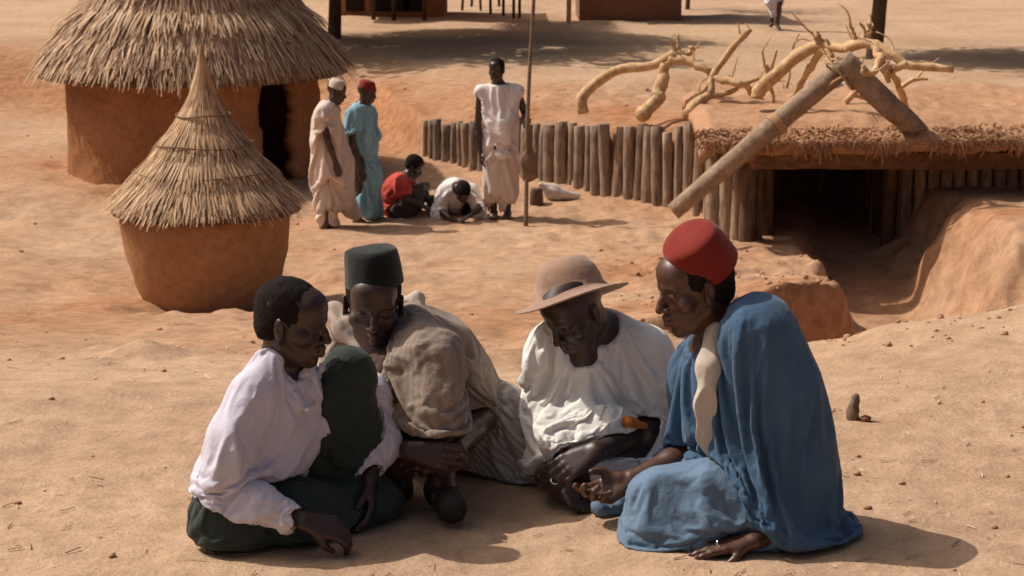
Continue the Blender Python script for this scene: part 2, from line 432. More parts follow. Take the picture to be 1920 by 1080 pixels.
def ground(x, y, detail=True):
    x = np.asarray(x, float); y = np.asarray(y, float)
    z = np.interp(y, _by, _bz); zr = np.interp(y, _ry, _rz)
    wob = .10*fbm(x*1.7, y*1.3, 0*x+2, 3)+.03*fbm(x*7, y*6, 0*x+3, 2)
    yb = 12.45+(x-1.79)*1.0; xb = 2.5+.10*(y-13.2)
    bench = sst(-.10, .14, y-yb+wob)*(1-sst(-.16, .22, x-xb+wob))
    w = sst(.75, 1.7, x)*(1-np.maximum(sst(4.2, 5.2, x)*sst(8, 10, y), sst(3.75, 4.5, x+wob*1.5)*sst(14.2, 16.4, y+wob*2)))
    z = z + .16*sst(1.0, 2.0, x)*np.exp(-((y-13.2)/1.6)**2) + np.maximum(sst(4.2, 5.2, x)*sst(9, 12, y)*.35, sst(3.75, 4.5, x+wob*1.5)*sst(14.2, 16.4, y+wob*2)*.45)
    w = w*(1-bench); z = z*(1-w)+zr*w
    q = bench*sst(.4, 1.4, x)*(1-sst(16, 18.5, y))
    # slumped clods at the far right end of the bench
    z = z + .5*np.exp(-((x-2.75)/.28)**2-((y-13.1)/.5)**2)*w
    # near bank rising to the right
    z = z + sst(1.1, 2.6, x)*sst(5.6, 7.2, y)*(1-sst(7.6, 9, y))*.10 + sst(2.2, 7, x)*(1-sst(8, 14, y))*.5*sst(5, 7.5, y)
    # upper ground behind the palisade
    yl = np.interp(x, _lx, _ly)
    zu = np.interp(x, [-6, -3, -1.12, .26, 1.76, 2.4, 4, 8], [-.95, -1.0, -1.14, -.95, -.76, -.60, -.56, -.5])
    far = sst(0, 6, y-yl); zu = zu*(1-far)+(-.86)*far
    zu = zu + .0*y + sst(45, 90, y)*.9
    tw = np.where(x < -1.1, np.clip(.12+(-1.1-x)*2.2, .12, 2.6), .12)
    u = sst(0, 1, (y-yl+tw*.15)/tw)
    z = z*(1-u)+zu*u
    # earth banked against the foot of the palisade and of the granary
    foot = np.clip(1-(yl-y)/.9, 0, 1)*(y < yl)*(x < 2.45)*(x > -3)
    z = z+foot*foot*.07
    g = np.hypot(x+2.55, y-14.5); z = z-.05*np.exp(-(np.maximum(g-.9, 0)/.9)**2)+.10*np.exp(-(np.hypot(x+3.15, y-14.1)/.42)**2)
    if detail:
        z = z+.03*fbm(x*.8, y*.5, 0*x, 3)*sst(5.8, 8, y)+.012*fbm(x*2.2, y*2.2, 0*x+5, 3)
        r = sst(6.2, 8, y)*(1-sst(24, 30, y)); rough = .35+.65*sst(-.1, .5, vnoise(x*.7+4, y*.35, 0*x))
        z = z+r*rough*(.034*fbm(x*3.8+9, y*2.4, 0*x+1, 4)-.03*np.maximum(0, vnoise(x*3.1+2, y*2.2, 0*x+6)-.25))
        md = 1.6*q+np.exp(-((x-2.6)/1.2)**2-((y-8.4)/1.2)**2); z = z+.05*md*(1-np.abs(fbm(x*3.5, y*2.6, 0*x+8, 4)))
        near = 1-sst(5.6, 8, y); z = z+near*(.0045*fbm(x*9, y*9, 0*x+2, 3)-.006*np.maximum(0, vnoise(x*5.5, y*5.5, 0*x+3)-.45)*2)
        keep = np.exp(-((x-.1)/1.3)**4-((y-5.0)/.8)**4); z = z-keep*.0
    return z
def gz(x, y): return float(ground(np.array([x]), np.array([y]))[0])
xs = np.concatenate([-6-np.geomspace(1, 400, 26)[::-1], np.arange(-6, -3, .1), np.arange(-3, 4.6, .033), np.arange(4.6, 7, .1), 7+np.geomspace(.2, 400, 26)])
ys = np.concatenate([-np.geomspace(1, 300, 12)[::-1], np.arange(0, 3.8, .2), np.arange(3.8, 8.5, .025), np.arange(8.5, 17, .05), np.arange(17, 27, .055), np.arange(27, 48, .3), 48+np.geomspace(.4, 700, 34)])
XX, YY = np.meshgrid(xs, ys, indexing='ij'); ZZ = ground(XX, YY)
nx, ny = XX.shape; idx = np.arange(nx*ny).reshape(nx, ny)
Q = np.stack([idx[:-1, :-1], idx[1:, :-1], idx[1:, 1:], idx[:-1, 1:]], -1).reshape(-1, 4)
g_o = mesh_obj("ground", np.stack([XX, YY, ZZ], -1).reshape(-1, 3), Q, None)
# earth material: pale trodden sand, redder dug earth on slopes and near the palisade
def make_ground_mat():
    m, nt, b = new_mat("ground_earth")
    at = nt.nodes.new("ShaderNodeAttribute"); at.attribute_name = "dug"
    n1 = noise_node(nt, .55, 6, .6); n2 = noise_node(nt, 7, 8, .7); n3 = noise_node(nt, 70, 5, .65)
    pale = ramp(nt, n1, [(.3, (.44, .29, .19)), (.5, (.52, .355, .235)), (.72, (.575, .40, .27))])
    red = ramp(nt, n2, [(.3, (.32, .145, .07)), (.7, (.46, .235, .12))])
    c = mixc(nt, at.outputs['Fac'], pale, red)
    c = mixc(nt, .75, c, ramp(nt, n2, [(.28, (.64, .58, .53)), (.6, (1.06, 1.05, 1.04))]), 'MULTIPLY')
    c = mixc(nt, .5, c, ramp(nt, n3, [(.28, (.7, .66, .62)), (.55, (1.04, 1.04, 1.04))]), 'MULTIPLY')
    v = nt.nodes.new("ShaderNodeTexVoronoi"); v.inputs['Scale'].default_value = 16
    tc = nt.nodes.new("ShaderNodeTexCoord"); nt.links.new(tc.outputs['Object'], v.inputs['Vector'])
    sp = ramp(nt, v.outputs['Distance'], [(.05, (.55, .5, .46)), (.11, (1, 1, 1))])
    c = mixc(nt, .35, c, sp, 'MULTIPLY')
    nt.links.new(c, b.inputs['Base Color']); b.inputs['Roughness'].default_value = .97
    b.inputs['Specular IOR Level'].default_value = .05
    p = bump(nt, b, n2, .6, .05); bump(nt, b, n3, .5, .008, p)
    return m
M_gr = make_ground_mat(); g_o.data.materials.append(M_gr); tag(g_o, kind='structure')
yl = np.interp(XX, _lx, _ly)
dug = np.clip(1.15-np.abs(YY-yl-1.2)/3.6, 0, 1)*.85*(YY > 17)
dug = np.maximum(dug, .95*np.exp(-((XX+1.6)/1.6)**2-((YY-26)/2.6)**2))
dug = np.maximum(dug, .2*np.exp(-((XX-2.6)/1.6)**4-((YY-14.5)/4.2)**4))
dug = np.maximum(dug, sst(6.8, 10, YY)*(1-sst(24, 30, YY))*(.45+.3*fbm(XX*.9, YY*.5, 0*XX+4, 3)))
dug = np.clip(dug + .25*vnoise(XX*1.5, YY*1.0, 0*XX)*(dug > .05), 0, 1)
at = g_o.data.attributes.new("dug", 'FLOAT', 'POINT'); at.data.foreach_set('value', dug.ravel().astype(np.float32))
# loose stones and clods
def stone_v(c, r, rg):
    V = []; n = 7
    for i in range(1, 5):
        ph = math.pi*i/5
        for j in range(n):
            th = 2*math.pi*j/n; rr = r*(.75+.5*rg.rand())
            V.append((c[0]+rr*math.sin(ph)*math.cos(th), c[1]+rr*math.sin(ph)*math.sin(th), c[2]+rr*.65*math.cos(ph)))
    Fc = [(i*n+j, (i+1)*n+j, (i+1)*n+(j+1) % n, i*n+(j+1) % n) for i in range(3) for j in range(n)]
    V.append((c[0], c[1], c[2]+r*.7)); Fc += [(len(V)-1, j, (j+1) % n) for j in range(n)]
    return V, Fc
rg = np.random.RandomState(11); mb = MB()
for i in range(520):
    t = rg.rand(); y = 4.3+26*t**1.6; x = (rg.rand()-.5)*2*(.30*y+.4)
    r = .003+.007*rg.rand()**3*(1+y*.12)
    if -.9 < x < .95 and y < 5.6: r *= .5
    mb.add(*stone_v((x, y, gz(x, y)+r*.2), r, rg))
for i in range(260):
    x = 1.7+rg.randn()*.6; y = 14+rg.randn()*1.8; r = .008+.022*rg.rand()**3
    mb.add(*stone_v((x, y, gz(x, y)+r*.2), r, rg))
for i in range(200):
    x = 1.3+rg.rand()*1.8; y = 7.0+rg.rand()*1.3; r = .006+.012*rg.rand()**3
    mb.add(*stone_v((x, y, gz(x, y)+r*.2), r, rg))
tag(mb.build("loose_clods", M_ground, None), 'small clods and pebbles of dry earth scattered over the sandy ground', 'clods', None, 'stuff')
V = []; Fc = []
for i in range(1500):
    t = rg.rand(); y = 4.2+22*t**1.5; x = (rg.rand()-.5)*2*(.30*y+.4)
    if vnoise(np.array([x*.8]), np.array([y*.5]), np.array([3.]))[0] < -.05: continue
    a = rg.rand()*math.pi; L = .015+.04*rg.rand(); w_ = .0010+.0012*rg.rand()+y*.00008; dx, dy = math.cos(a)*L, math.sin(a)*L; z0 = max(gz(x, y), gz(x+dx, y+dy))+.0025; b = len(V)
    V += [(x-dy/L*w_, y+dx/L*w_, z0), (x+dy/L*w_, y-dx/L*w_, z0), (x+dx+dy/L*w_, y+dy-dx/L*w_, z0+.003), (x+dx-dy/L*w_, y+dy+dx/L*w_, z0+.003), (x, y, z0+w_), (x+dx, y+dy, z0+w_+.003)]
    Fc += [(b+1, b+2, b+5, b+4), (b+4, b+5, b+3, b), (b, b+3, b+2, b+1)]
tag(mesh_obj("straw_litter", np.array(V), Fc, M_straw, None, False), 'short bits of straw strewn thinly over the trodden sand', 'straw', None, 'stuff')
# ------------------------------------------------------------------ thatch
def thatch(parent, c, prof, tiers, per, wid, length, mat, seed=0, name='thatch', droop=.0, a0=0, a1=2*math.pi):
    """strands laid in tiers down a profile [(z, r)], top first"""
    rg = np.random.RandomState(seed); c = np.array(c, float)
    zs = np.array([p[0] for p in prof]); rs = np.array([p[1] for p in prof])
    sarc = np.concatenate([[0], np.cumsum(np.hypot(np.diff(zs), np.diff(rs)))]); T = sarc[-1]
    def at_(s_):
        ex = np.maximum(s_-T, 0)
        z = np.interp(s_, sarc, zs); r = np.interp(s_, sarc, rs)
        dz = zs[-1]-zs[-2]; dr = rs[-1]-rs[-2]; L = math.hypot(dz, dr)
        return z+ex*dz/L-ex*droop, r+ex*dr/L
    V = []; Fc = []
    for ti, (s0, lift) in enumerate(tiers):
        n = int(per*max(.12, np.interp(s0, sarc, rs)/rs.max()+.15))
        for i in range(n):
            th = a0+(a1-a0)*(i+rg.rand()*1.5)/n; L = length*(.7+.45*rg.rand())*(1+.12*math.sin(th*5+ti*2))
            ss = s0+L*np.array([-.15, .3, .68, 1.0])+rg.randn()*.01
            lf = lift*np.array([.1, .6, 1, 1.15])*(.6+.8*rg.rand()); w = wid*(.5+.9*rg.rand()); dth = rg.randn()*.03
            b = len(V)
            for k in range(4):
                z, r = at_(max(0, ss[k])); t2 = th+dth*(k/3); rr = r+lf[k]*.75; zz = z+lf[k]*.6
                hw = w*(1, 1, .8, .35)[k]/max(rr, .02)*.5; hw = min(hw, .5)
                for sg in (-1, 1):
                    V.append((c[0]+rr*math.cos(t2+sg*hw), c[1]+rr*math.sin(t2+sg*hw), c[2]+zz+sg*w*.25*(rg.rand()-.5)))
            Fc += [(b+2*k, b+2*k+1, b+2*k+3, b+2*k+2) for k in range(3)]
    o = mesh_obj(name, np.array(V), Fc, mat, parent, False); return o
# ------------------------------------------------------------------ granary in front of the hut
GC = P(388, 405, 14.6); GC[2] = 0
gb = gz(GC[0], 14.2)-.15
gran = thing("mud_granary", 'small mud granary with a pointed tiered straw cap, standing in front of the round hut', 'granary', (GC[0], GC[1], gb))
pr = [(.30, gb), (.46, gb+.10), (.515, gb+.2), (.565, gb+.32), (.60, gb+.45), (.635, gb+.56), (.655, -.85), (.665, -.76), (.65, -.68), (.5, -.6), (.0, -.58)]
v_, f_ = [], []
mb = MB(); mb.lathe((GC[0], GC[1], 0), pr, 72)
for i, v in enumerate(mb.v):
    x, y, z = v; n = .02*fbm(np.array([x*3]), np.array([y*3]), np.array([z*2.2]), 3)[0]
    k = 1+n/.6; mb.v[i] = (GC[0]+(x-GC[0])*k, GC[1]+(y-GC[1])*k, z)
mb.build("wall", M_granary, gran)
gp = [(.60, .012), (.47, .035), (.37, .06), (.22, .10), (.08, .17), (-.06, .265), (-.2, .375), (-.36, .50), (-.52, .64), (-.66, .78)]
mb = MB(); mb.lathe((GC[0], GC[1], 0), [(r*.95+.002, z-.03) for z, r in gp]+[(.74, -.69), (.58, -.62)], 56, rough=.02)
mb.build("thatch_core", M_strawbase, gran)
arc = np.concatenate([[0], np.cumsum(np.hypot(np.diff([p[0] for p in gp]), np.diff([p[1] for p in gp])))])
T = arc[-1]
thatch(gran, (GC[0], GC[1], 0), gp, [(0, .003), (.10, .006), (.2, .008), (.30, .010), (.42, .014), (.52, .014), (.68, .022), (.78, .014), (.98, .03), (1.08, .018), (T-.30, .03), (T-.25, .02), (T-.22, .012)], 800, .012, .24, M_straw, 4, droop=.06)
mb = MB()
for s_ in (.58, .86, 1.13):
    z = np.interp(s_, arc, [p[0] for p in gp]); r = np.interp(s_, arc, [p[1] for p in gp])
    ring = [(GC[0]+(r+.026)*math.cos(t), GC[1]+(r+.026)*math.sin(t), z+.012+.008*math.sin(3*t+s_*9)) for t in np.linspace(0, 2*math.pi, 50)]
    mb.tube(ring, [.006]*50, 6)
mb.build("binding", M_strawbase, gran)
# ------------------------------------------------------------------ round hut
HC = np.array([-4.02, 23.6, 0.]); hb = -1.75
hut = thing("round_hut", 'large round mud hut with a tall weathered straw roof and a dark ragged doorway', 'hut', (HC[0], HC[1], hb))
pdA = P(487, 240, 22.3); pdB = P(556, 240, 22.3)
RW = 1.58
def ang(px):                                           # angle on the wall where the view line through px meets it
    d = P(px, 240, 1.0); d = np.array([d[0], 1.0]); a = d@d; b = -2*(d@HC[:2]); c_ = HC[:2]@HC[:2]-RW*RW
    disc = max(b*b-4*a*c_, 0); t = (-b-math.sqrt(disc))/(2*a); p = d*t-HC[:2]; return math.atan2(p[1], p[0])
aL, aR = ang(489), ang(556)
def wallmesh():
    V = []; Fc = []; nz = 40; na = 160
    zt, zb = -.30, hb-.2
    for th0, r0 in ((0, RW), (1, RW-.16)):
        pass
    angs = np.linspace(aR, aL+2*math.pi, na)           # the rest of the circle, leaving the doorway open
    def pt(th, r, z):
        n = .035*vnoise(np.array([th*4.]), np.array([z*2.5]), np.array([r]))[0]+.012*vnoise(np.array([th*16.]), np.array([z*9.]), np.array([2.]))[0]
        return (HC[0]+(r+n)*math.cos(th), HC[1]+(r+n)*math.sin(th), z)
    def edge(z, side):
        return (.035*vnoise(np.array([z*6.]), np.array([side*5.]), np.array([1.]))[0]+.02*vnoise(np.array([z*17.]), np.array([side*5.]), np.array([1.]))[0])
    for r in (RW, RW-.16):
        b = len(V)
        for k in range(nz+1):
            z = zt+(zb-zt)*k/nz
            for i, th in enumerate(angs):
                t2 = th
                if i < 6: t2 = th+(edge(z, 0))*(1-i/6)
                if i > na-7: t2 = th+(edge(z, 1)+.05*max(0, (-.9-z)))*(1-(na-1-i)/6)
                V.append(pt(t2, r, z))
        for k in range(nz):
            for i in range(na-1):
                q = (b+k*na+i, b+(k+1)*na+i, b+(k+1)*na+i+1, b+k*na+i+1); Fc.append(q if r == RW else q[::-1])
    n1 = (nz+1)*na
    for k in range(nz):                                # jambs
        Fc.append((k*na, n1+k*na, n1+(k+1)*na, (k+1)*na)); Fc.append((k*na+na-1, (k+1)*na+na-1, n1+(k+1)*na+na-1, n1+k*na+na-1))
    return V, Fc
V, Fc = wallmesh(); mesh_obj("wall", V, Fc, M_mud, hut)
mb = MB()                                              # wall above the doorway
seg = 12; zl = -.43
for r in (RW-.002, RW-.158):
    b = len(mb.v)
    for k, z in enumerate((-.30, zl)):
        for i in range(seg+1):
            th = aL-.01+(aR-aL+.02)*i/seg; mb.v.append((HC[0]+r*math.cos(th), HC[1]+r*math.sin(th), z))
    mb.f += [(b+i, b+i+1, b+seg+1+i+1, b+seg+1+i) for i in range(seg)]
b = seg+1; n2 = 2*(seg+1)
mb.f += [(b+i, b+i+1, n2+b+i+1, n2+b+i) for i in range(seg)]
mb.build("lintel", M_mud, hut)
mb = MB(); mb.lathe((HC[0], HC[1], 0), [(0.0, hb+.08), (RW-.2, hb+.08)], 40); mb.build("floor", M_mud, hut)
hp = [(2.35, .02), (2.0, .22), (1.4, .66), (.9, 1.02), (.45, 1.36), (.1, 1.63), (-.18, 1.84), (-.38, 1.98)]
mb = MB(); mb.lathe((HC[0], HC[1], 0), [(max(r-.04, .01), z-.03) for z, r in hp]+[(1.86, -.43), (1.3, .1), (.02, 1.6)], 64, rough=.01)
mb.build("thatch_core", M_strawbase, hut)
ha = np.concatenate([[0], np.cumsum(np.hypot(np.diff([p[0] for p in hp]), np.diff([p[1] for p in hp])))]); T = ha[-1]
thatch(hut, (HC[0], HC[1], 0), hp, [(s_, .085 if k % 3 == 0 else .028) for k, s_ in enumerate(np.arange(.0, T-.5, .2))]+[(T-.62, .06), (T-.45, .05), (T-.36, .03)], 880, .024, .42, M_straw2, 9, droop=.1)
# low mud wall left of the hut
mb = MB()
pts = [P(120, 250, 20.8), P(236, 235, 20.9), P(300, 240, 21.2)]
# ------------------------------------------------------------------ palisade
pal = thing("log_palisade", 'long palisade of upright weathered logs holding back the upper ground', 'palisade', (.6, 21.9, -1.6))
rg = np.random.RandomState(5)
_px = np.array([-1.12, .26, 1.76, 2.42]); _py = np.array([24.35, 22.25, 20.45, 19.05]); _pt = np.array([-1.10, -.90, -.71, -.50])
x = -1.12; logs = []
def log_(name, x, y, zt, r, mat, parent, lean=0, seed=0, zb=None, knots=2):
    rg2 = np.random.RandomState(seed); zb = gz(x, y-.1)-.25 if zb is None else zb
    n = 9; pts = []; rad = []; ph = rg2.rand()*6; am = .012*rg2.rand()
    for k in range(n):
        t = k/(n-1); z = zb+(zt-zb)*t
        pts.append((x+lean*t+am*math.sin(ph+4*t), y+am*math.cos(ph+3*t), z)); rad.append(r*(1.04-.12*t+.05*rg2.randn()*.5))
    mb = MB(); mb.tube(pts, rad, 14, True, .06, seed)
    return mb.build(name, mat, parent, True)
i = 0
while x < 2.40:
    r = .046+.038*rg.rand()
    y = np.interp(x, _px, _py); 
    if rg.rand() > .03: log_("log", x, y-.02+rg.randn()*.012, np.interp(x, _px, _pt)+rg.randn()*.034, r*.97, M_log, pal, rg.randn()*.02, 100+i)
    x += r*1.75*abs(math.cos(math.atan2(1.35, 1.2)))+.022; i += 1
pal2 = thing("log_palisade", 'short stretch of log palisade to the right of the dugout opening', 'palisade', (5, 19.1, -1.6))
for k in range(34):
    xx = 4.12+k*.13; log_("log", xx, float(np.interp(xx, _lx, _ly))-.08, -.62, .062, M_log, pal2, 0, 500+k)
# ------------------------------------------------------------------ dugout shelter with its earth and straw roof
shel = thing("dugout_shelter", 'low dugout shelter with log posts, a beam and an earthen roof', 'shelter', (3.2, 19.6, -1.65))
for k, (px, yy, rr, zt) in enumerate([(1341, 18.75, .095, -.62), (1366, 18.6, .085, -.62), (1384, 18.5, .062, -.60)]):
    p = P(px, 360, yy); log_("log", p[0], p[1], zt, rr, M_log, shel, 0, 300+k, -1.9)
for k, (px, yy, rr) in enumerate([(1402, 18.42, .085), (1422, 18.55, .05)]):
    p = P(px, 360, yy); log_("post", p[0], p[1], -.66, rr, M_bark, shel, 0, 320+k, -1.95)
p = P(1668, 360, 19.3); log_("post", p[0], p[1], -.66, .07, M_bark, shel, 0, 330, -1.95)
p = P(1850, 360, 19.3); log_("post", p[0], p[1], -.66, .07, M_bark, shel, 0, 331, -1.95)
a = P(1403, 301, 18.3); b_ = P(2000, 301, 18.9)
mb = MB()
# squared beam, slightly irregular
nb = 24; sec = [(-.08, -.075), (.08, -.08), (.085, .08), (-.075, .085)]
for i in range(nb):
    t = i/(nb-1); c = a+(b_-a)*t; j = [(.006*rg.randn(), .006*rg.randn()) for _ in sec]
    for (u, v), (du, dv) in zip(sec, j): mb.v.append((c[0], c[1]+u+du, c[2]+v+dv))
for i in range(nb-1):
    for j in range(4): mb.f.append((i*4+j, i*4+(j+1) % 4, (i+1)*4+(j+1) % 4, (i+1)*4+j))
mb.f += [(3, 2, 1, 0)]
bm_o = mb.build("beam", mat_wood("brown_beam", (.16, .08, .04), (.30, .17, .09), sc=(2, 14, 14)), shel, False)
# dark rear and side walls of logs
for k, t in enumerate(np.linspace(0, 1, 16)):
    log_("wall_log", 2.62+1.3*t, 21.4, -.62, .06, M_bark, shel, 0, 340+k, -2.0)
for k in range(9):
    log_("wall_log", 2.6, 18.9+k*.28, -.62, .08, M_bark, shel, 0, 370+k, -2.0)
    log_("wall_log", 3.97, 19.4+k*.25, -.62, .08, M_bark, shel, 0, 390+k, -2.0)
# roof slab: front edge from px 1310 to beyond the frame
fa = P(1312, 268, 18.1); fb = P(2060, 276, 18.5)
nxr, nyr = 150, 46; V = []; 
for i in range(nxr+1):
    t = i/nxr
    for j in range(nyr+1):
        s_ = j/nyr
        x = fa[0]+(fb[0]-fa[0])*t; y = fa[1]+(fb[1]-fa[1])*t+s_*3.6; x += s_*.15
        zt = -.60+.16*math.sin(min(1, s_*6)*math.pi/2)+.03*vnoise(np.array([x*2.]), np.array([y*2.]), np.array([4.]))[0]+.018*vnoise(np.array([x*9.]), np.array([y*7.]), np.array([4.]))[0]
        zt -= .10*max(0, 1-t*nxr/5)
        y += .04*vnoise(np.array([x*3.]), np.array([1.]), np.array([7.]))[0]*(1-s_)
        V.append((x, y, zt))
Vt = np.array(V); Vb = Vt.copy(); Vb[:, 2] = np.minimum(Vb[:, 2]-.12, -.60)
n1 = len(Vt); Fc = []; I = lambda i, j: i*(nyr+1)+j
for i in range(nxr):
    for j in range(nyr):
        Fc.append((I(i, j), I(i+1, j), I(i+1, j+1), I(i, j+1))); Fc.append((n1+I(i, j), n1+I(i, j+1), n1+I(i+1, j+1), n1+I(i+1, j)))
    Fc.append((I(i, 0), n1+I(i, 0), n1+I(i+1, 0), I(i+1, 0))); Fc.append((I(i, nyr), I(i+1, nyr), n1+I(i+1, nyr), n1+I(i, nyr)))
for j in range(nyr): Fc.append((I(0, j), I(0, j+1), n1+I(0, j+1), n1+I(0, j)))
mesh_obj("roof", np.concatenate([Vt, Vb]), Fc, M_ground, shel)
V = []; Fc = []
for i in range(3000):
    t = rg.rand(); back = rg.rand()**1.3*.3
    x = fa[0]+(fb[0]-fa[0])*t; y = fa[1]+(fb[1]-fa[1])*t-.02+back
    z = -.535-.10*(1-min(1, back/.2))+.02*rg.randn(); L = (.05+.085*rg.rand())*(1+.4*math.sin(x*9)+.25*math.sin(x*23)); w = .012+.018*rg.rand(); sx = rg.randn()*.02
    b = len(V)
    for k, (dy, dz) in enumerate(((.03, 0), (-.02, -.02), (-.05, -.09), (-.05, -.17))):
        s_ = L/.17
        for sg in (-1, 1): V.append((x+sx*k+sg*w*(.5, .5, .4, .2)[k], y+dy*s_, z+dz*s_+.02))
    Fc += [(b+2*k, b+2*k+1, b+2*k+3, b+2*k+2) for k in range(3)]
mesh_obj("straw_fringe", np.array(V), Fc, mat_straw("earthy_straw", (.27, .13, .06), (.40, .21, .11), (.52, .30, .17)), shel, False)
# ------------------------------------------------------------------ big lashed poles
def pole(name, pts, rads, mat, parent=None, n=14, seed=0, rough=.03, label=None, cat=None, group=None):
    q = bez(pts, 26); rr = np.interp(np.linspace(0, 1, len(q)), np.linspace(0, 1, len(rads)), rads)
    mb = MB(); mb.tube(q, list(rr), n, True, rough, seed)
    if parent is not None: return mb.build(name, mat, parent)
    o = mb.build(name, mat, None, loc=q[0]); return tag(o, label, cat, group)
a0 = P(1268, 388, 17.9); top = P(1592, 118, 18.3); fr = thing("lashed_pole_frame", 'pair of thick grey poles leaning together and lashed, standing over the dugout roof', 'pole frame', a0)
pole("pole", [a0+np.array([-.03, 0, -.05]), P(1440, 245, 18.05), top], [.085, .10, .105], M_pole, fr, 16, 1)
pole("pole", [P(1578, 112, 18.1), P(1668, 200, 18.1), P(1695, 222, 18.35), P(1736, 262, 18.75)], [.115, .115, .11, .105], M_pole, fr, 16, 2)
mb = MB()
for k in range(4):
    c = P(1452+k*3, 236-k*2, 18.05); ax = (top-a0)/np.linalg.norm(top-a0); u = np.cross(ax, [0, 1, 0]); u /= np.linalg.norm(u); w = np.cross(ax, u)
    mb.tube([c+(u*math.cos(t)+w*math.sin(t))*.108 for t in np.linspace(0, 2*math.pi, 24)], [.011]*24, 6)
mb.build("lashing", M_rope, fr); mb = MB()
for k in range(5):
    c = P(1585, 132, 18.18); th = np.linspace(0, 2*math.pi, 24); o_ = (k-2)*.025
    mb.tube([c+np.array([.13*math.cos(t)+o_, .17*math.sin(t), .03*math.sin(2*t)+o_*.6-.02+.12*math.cos(t)*(1 if k % 2 else -1)]) for t in th], [.012]*24, 6)
mb.build("lashing", M_rope, fr)
# ------------------------------------------------------------------ peeled forked branches standing as a rough fence
def branch(segs, label, seed=0):
    root = None; mb = MB()
    for k, (pts, rads) in enumerate(segs):
        q = bez([P(*p) for p in pts], 22); rr = np.interp(np.linspace(0, 1, len(q)), np.linspace(0, 1, len(rads)), rads)*1.15
        w = [fbm(np.array([i*.45]), np.array([seed*3.+k]), np.array([0.]), 2)[0]*rr[i]*.35 for i in range(len(q))]
        q = [p+np.array([w[i], 0, w[i]*.6]) for i, p in enumerate(q)]
        mb.tube(q, [r_*(1+.16*fbm(np.array([i_*.9]), np.array([seed+k*2.]), np.array([3.]), 2)[0]) for i_, r_ in enumerate(rr)], 11, True, .14, seed*10+k)
        if root is None: root = q[0]
        rg_ = np.random.RandomState(seed*31+k)
        for _ in range(int(len(pts)*.35)):
            i_ = rg_.randint(3, len(q)-1); L_ = .10+.2*rg_.rand(); a_ = rg_.uniform(-1.2, 1.2); d_ = np.array([math.sin(a_), .3*rg_.randn(), math.cos(a_)]); m_ = q[i_]+d_*L_*.5+rg_.randn(3)*.025
            mb.tube(bez([q[i_], m_, m_+(d_+rg_.randn(3)*.5)*L_*.5], 6), [.014, .012, .011, .009, .008, .006, .004][:len(bez([q[i_], m_, m_], 6))], 6, True, .1, seed+k)
    o = mb.build("forked_branch", M_peeled, None, loc=root)
    return tag(o, label, 'branch', 'peeled forked branches above the palisade')
branch([([(1088, 216, 21.2), (1096, 180, 21.2), (1125, 150, 21.2), (1165, 130, 21.2), (1225, 122, 21.1), (1262, 104, 21.0), (1290, 112, 21.0)], [.062, .055, .05, .045, .05, .055, .035]),
        ([(1205, 216, 20.7), (1232, 185, 20.9), (1242, 140, 21.0), (1250, 115, 21.0)], [.075, .07, .055, .045]),
        ([(1255, 112, 21.0), (1290, 116, 20.9), (1325, 130, 20.8), (1335, 145, 20.8)], [.05, .045, .035, .03]),
        ([(1274, 104, 21.0), (1272, 84, 21.0), (1271, 66, 21.0)], [.022, .018, .014]),
        ([(1272, 100, 21.0), (1284, 104, 21.0), (1298, 97, 21.0), (1296, 88, 20.95)], [.02, .026, .028, .022])],
       'arched two legged peeled branch at the left end of the branch row', 1)
branch([([(1287, 216, 20.3), (1308, 193, 20.4), (1330, 176, 20.5), (1334, 150, 20.6), (1345, 128, 20.6), (1372, 92, 20.6), (1395, 66, 20.6), (1409, 55, 20.6)], [.05, .045, .042, .038, .034, .032, .035, .022]),
        ([(1322, 184, 20.45), (1345, 178, 20.5), (1372, 172, 20.5), (1392, 158, 20.5), (1425, 146, 20.4)], [.03, .026, .024, .024, .02]),
        ([(1336, 146, 20.6), (1358, 150, 20.5), (1385, 156, 20.4), (1402, 162, 20.4), (1410, 182, 20.4)], [.03, .04, .042, .03, .02]),
        ([(1334, 150, 20.6), (1318, 172, 20.5), (1308, 190, 20.5)], [.018, .014, .012])],
       'Y shaped peeled branch with one long arm slanting up to the right', 2)
branch([([(1452, 206, 20.3), (1448, 175, 20.3), (1442, 150, 20.3), (1448, 122, 20.3), (1456, 94, 20.3)], [.02, .02, .022, .018, .012]),
        ([(1441, 148, 20.3), (1434, 125, 20.3), (1430, 98, 20.3)], [.018, .014, .01]),
        ([(1443, 135, 20.3), (1438, 122, 20.3)], [.014, .01])],
       'thin upright forked stick between the larger peeled branches', 3)
branch([([(1418, 186, 19.6), (1428, 166, 19.6), (1452, 142, 19.5), (1490, 108, 19.4), (1520, 92, 19.3), (1548, 82, 19.2), (1575, 92, 19.0), (1600, 84, 18.8)], [.068, .062, .055, .06, .055, .048, .04, .035]),
        ([(1545, 86, 19.2), (1530, 108, 19.3), (1508, 145, 19.5), (1488, 182, 19.7)], [.045, .036, .036, .03]),
        ([(1536, 80, 19.2), (1532, 66, 19.2), (1534, 58, 19.2)], [.03, .034, .022]),
        ([(1545, 90, 19.2), (1556, 105, 19.1), (1562, 122, 19.0)], [.045, .04, .03]),
        ([(1552, 82, 19.1), (1550, 72, 19.1)], [.014, .01])],
       'thick curved peeled branch sloping down left from the top of the pole frame', 4)
